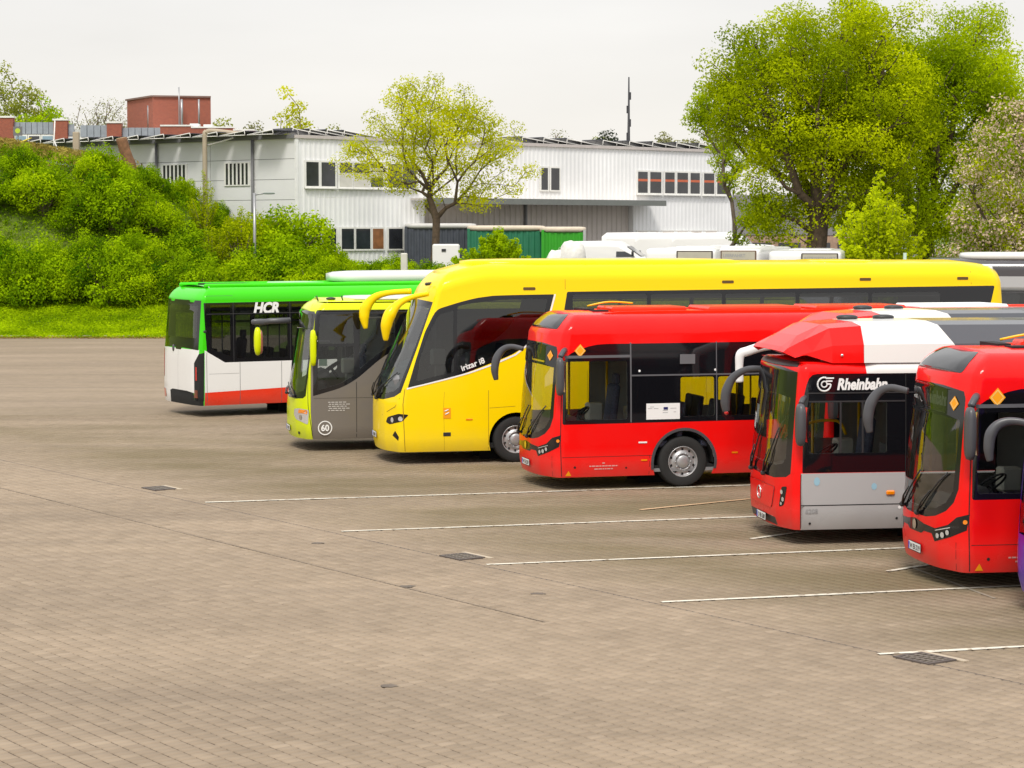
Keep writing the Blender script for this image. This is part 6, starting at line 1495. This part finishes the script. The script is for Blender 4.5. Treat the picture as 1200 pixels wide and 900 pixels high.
for i, (x, s_, lb) in enumerate(((1.95, .95, 'smaller white bulk bag slumped in front of the green container'), (2.72, 1.25, 'larger white bulk bag heaped before the right corner of the green container'))):
    t = empty('bulk_bag', (x, 100, terrain(x, 100))); tag(t, lb, 'bag'); b = MB(); b.sell((0, 0, .85*s_), (1.0*s_, .9*s_, 1.75*s_ if i == 0 else 1.6*s_), 2.4, 0, 22)
    b.v = [tuple(Vector(v)*(1+.10*mnoise.noise(Vector(v)*3.1+Vector((i, 0, 0))))) for v in b.v]; b.build('woven_sack', mat('white_woven', (.72, .70, .66), .7, var=.1, vscale=6, bump=.4, bscale=8), t)
_van = {}
def van(x, y, rz, label, L_=5.2, H_=2.45):
    """panel van, nose towards -x of its own frame"""
    t = empty('delivery_van', (x, y, terrain(x, y)), rz); tag(t, label, 'van', 'white vans parked in the yard')
    k = (L_, H_)
    if k not in _van:
        W_ = 1.95
        prof = [(0.05, .35), (0, .75), (.10, 1.0), (.95, 1.28), (1.75, H_-.22), (2.05, H_-.04), (2.6, H_), (L_-.25, H_-.03), (L_-.03, H_-.2), (L_, .45), (L_-.1, .32)]
        b = MB(); st = [(-1, .84), (-.93, .93), (-.8, .985), (-.4, 1), (.4, 1), (.8, .985), (.93, .93), (1, .84)]; vs = []
        for u, q_ in st:
            for (px_, pz_) in prof:
                zz_ = .35+(pz_-.35)*(q_ if pz_ > 1.2 else 1); tum = 1-.10*max(0, (pz_-1.1)/(H_-1.1)); vs.append((px_+(1-q_)*.4*(1 if px_ < 1 else -.3), u*W_/2*tum, zz_))
        n = len(prof); fs = [(i*n+j, i*n+j+1, (i+1)*n+j+1, (i+1)*n+j) for i in range(len(st)-1) for j in range(n-1)]; fs += [tuple(range(n))[::-1], tuple((len(st)-1)*n+j for j in range(n))]
        b.add(vs, fs); body = b.mesh('body', [M['white']])
        b = MB(); b.add([(1.02, -.80, 1.33), (1.02, .80, 1.33), (1.70, .74, H_-.27), (1.70, -.74, H_-.27)], [(0, 1, 2, 3)]); b.v = [(x_-.02, y_, z_+.02) for x_, y_, z_ in b.v]; ws = b.mesh('windscreen', [pane_dark])
        sw = []
        for s_ in (-1, 1):
            b = MB(); b.add([(1.25, s_*.965, 1.32), (2.15, s_*.965, 1.30), (2.15, s_*.925, H_-.5), (1.75, s_*.925, H_-.5)], [(0, 1, 2, 3)]); sw.append(b.mesh('side_window', [pane_dark]))
        b = MB(); b.lathe([(.18, 0), (.33, 0), (.34, .05), (.34, .2), (.3, .22)], 20); b.lathe([(.18, .02), (.05, .0), (.001, .0)], 12, 1); wh = b.mesh('wheel', [M['rubber'], M['rim']])
        b = MB(); b.box((.05, 0, .45), (.12, 1.7, .2), 0, None, .03); bp = b.mesh('bumper', [M['blackp']])
        b = MB(); b.sell((0, 0, 0), (.12, .3, .2), 3); hl = b.mesh('headlight', [M['lens']])
        b = MB(); b.sell((0, 0, 0), (.12, .12, .28), 3); mi_ = b.mesh('wing_mirror', [M['blackp']])
        _van[k] = (body, ws, sw, wh, bp, hl, mi_)
    body, ws, sw, wh, bp, hl, mi_ = _van[k]
    link('body', body, t); link('windscreen', ws, t); link('bumper', bp, t)
    for s_ in sw: link('side_window', s_, t)
    for s_ in (-1, 1):
        o = link('headlight', hl, t); o.location = (.12, s_*.72, .85); o = link('wing_mirror', mi_, t); o.location = (1.35, s_*1.1, 1.45)
        for x_ in (.95, L_-1.0): o = link('wheel', wh, t); o.location = (x_, s_*.90, .34); o.rotation_euler = (0, 0, 0 if s_ < 0 else PI); 
van(7.15, 104, R_(168), 'white van with a low rounded roof, right beside the green container', 4.6, 2.05)
van(9.7, 111, R_(172), 'white panel van, left one of the tall vans by the brown-curtained windows')
van(11.3, 109.5, R_(168), 'white panel van, middle one of the tall vans in front of the hall corner')
van(13.0, 108, R_(166), 'white panel van, rightmost of the tall vans before the biggest tree trunk')
van(13.5, 101, R_(150), 'white van seen between the hanging willow leaves, left of the big trunk', 4.8, 1.9)
van(15.2, 100, R_(30), 'white van half hidden behind the big tree trunk', 4.8, 1.9)
def parked_bus(x, y, rz, top, label, txt, framem, dark=False, L_=9.5):
    zg = terrain(x, y); H_ = top-zg; t = empty('parked_bus', (x, y, zg), rz); tag(t, label, 'bus')
    b = MB(); b.sell((L_/2, 0, H_/2+.15), (L_, 2.5, H_-.3), 22, 0, 44); b.build('body', M['white'] if not dark else mat('anthracite_paint', (.035, .035, .04), .25, coat=.8), t)
    b = MB(); b.sell((L_/2, 0, H_*.62), (L_+.015, 2.515, H_*.36), 16, 0, 32); b.build('window_band', M['frit'], t)
    b = MB(); b.sell((L_*.6, 0, H_-.02), (L_*.4, 1.6, .12), 6, 0, 20); b.build('roof_unit', M['white'], t)
    b = MB(); b.box((-.02, -.5, H_-.26), (.05, 1.25, .36), 0, None, .02); fr_ = b.build('display_frame', framem, t)
    b = MB(); b.box((-.05, -.5, H_-.26), (.01, 1.15, .28)); b.build('display_face', mat('display_pale', (.45, .42, .34), .5), fr_)
    if txt: text(fr_, 'display_text', txt, .15, (-.057, .03, H_-.31), (PI/2, 0, -PI/2), M['greypr'], 0, .003, .0005)
    for x_ in (2.2, L_-2.4):
        for s_ in (-1, 1): wheel(t, x_, s_, .46, 2.5)
    return t
fb = mat('display_frame_dark', (.06, .045, .04), .5); fbr = mat('display_frame_brown', (.14, .08, .05), .5)
parked_bus(5.75, 76, R_(78), 4.22, 'white bus in the yard with a dark framed blank display, leftmost of three', '', fb)
parked_bus(7.35, 77, R_(76), 4.22, 'white bus in the yard with a brown framed lettered display, middle of three', 'LEERFAHRT', fbr)
parked_bus(9.95, 75.5, R_(80), 4.14, 'white bus in the yard with a lettered display, rightmost of three', 'BETRIEBSFAHRT', fb)
def dark_coach(x, y, rz, top, label, L_=12):
    t = empty('parked_coach', (x, y, 0.0), rz); tag(t, label, 'coach'); H_ = top
    sh = Shell(L=L_, D=.35, n=3.2, bulge=.08, ze=H_-.34, R=.34, tum=.08, v0=.3, crown=.04)
    regs = both([R('body', [(sh.SX(.1), H_-.9), (sh.S-1.2, H_-.9), (sh.S-1.2, H_-.5), (sh.SX(.1), H_-.5)], M['silver']), R('side_window', rpoly([(sh.SX(.5), 1.5), (sh.SX(L_-.4), 1.5), (sh.SX(L_-.4), H_-.95), (sh.SX(.5), H_-.95)], .1), M['dglass'], -.005), R('body', archp(sh, 2.7, .58, .47), None), R('body', archp(sh, L_-3.2, .58, .47), None)])
    sh.build(t, regs, mat('anthracite_paint', (.05, .045, .05), .25, coat=.8), fs=.1)
    mb = MB()
    for k in range(7): sh.ribbon(mb, [(sh.SX(1.6+k*1.5), 1.5), (sh.SX(1.6+k*1.5), H_-.95)], .06, .004)
    mb.build('window_bars', M['blackp'], t)
    b = MB(); b.sell((L_*.32, 0, H_+.06), (L_*.45, 2.1, .22), 7, 0, 20); b.build('roof_unit', M['white'], t); b = MB(); b.sell((L_*.80, 0, H_+.03), (L_*.3, 2.0, .16), 7, 0, 20); b.build('roof_unit', M['white'], t)
    wheelset(t, sh, (2.7, L_-3.2)); underbody(t, sh)
dark_coach(11.6, 63.5, R_(-9), 4.05, 'dark grey coach with white roof units, right of the yellow coach tail')
po = empty('green_post', (11.05, 62.5, 0)); tag(po, 'thin pale green post at the corner of the dark coach', 'post'); b = MB(); b.tube([(0, 0, 0), (0, 0, 4.2)], .05, n=6); b.build('pole', mat('pale_green_metal', (.4, .5, .4), .5), po)

# parts too small to pick apart in the photograph stay joined
for o in bpy.data.objects:
    if o.type == 'MESH' and o.name.split('.')[0] in ('panel_seams', 'window_trim', 'small_print_lines', 'small_print_line', 'print_lines', 'tie_down_cap', 'pale_sticker', 'headlight', 'rack_frame', 'antenna_panels', 'window_bars', 'livery_swirl', 'engine_piping', 'marker_lamp', 'arch_trim', 'headlight_lens', 'pod_fastener', 'roof_machinery', 'dashboard', 'driver_seat', 'operator_emblem', 'fog_lamp', 'foliage', 'crown', 'blossom', 'stem', 'wiper', 'wheel_housing', 'sticker_stroke', 'sticker_outline', 'handrail', 'rim', 'tyre') and 'kind' not in o.keys() and o.parent is not None and o.name.split('.')[0] not in ('tyre', 'rim', 'handrail', 'crown'):
        if o.name.split('.')[0] in ('headlight', 'marker_lamp', 'wiper'): continue
        o['kind'] = 'stuff'
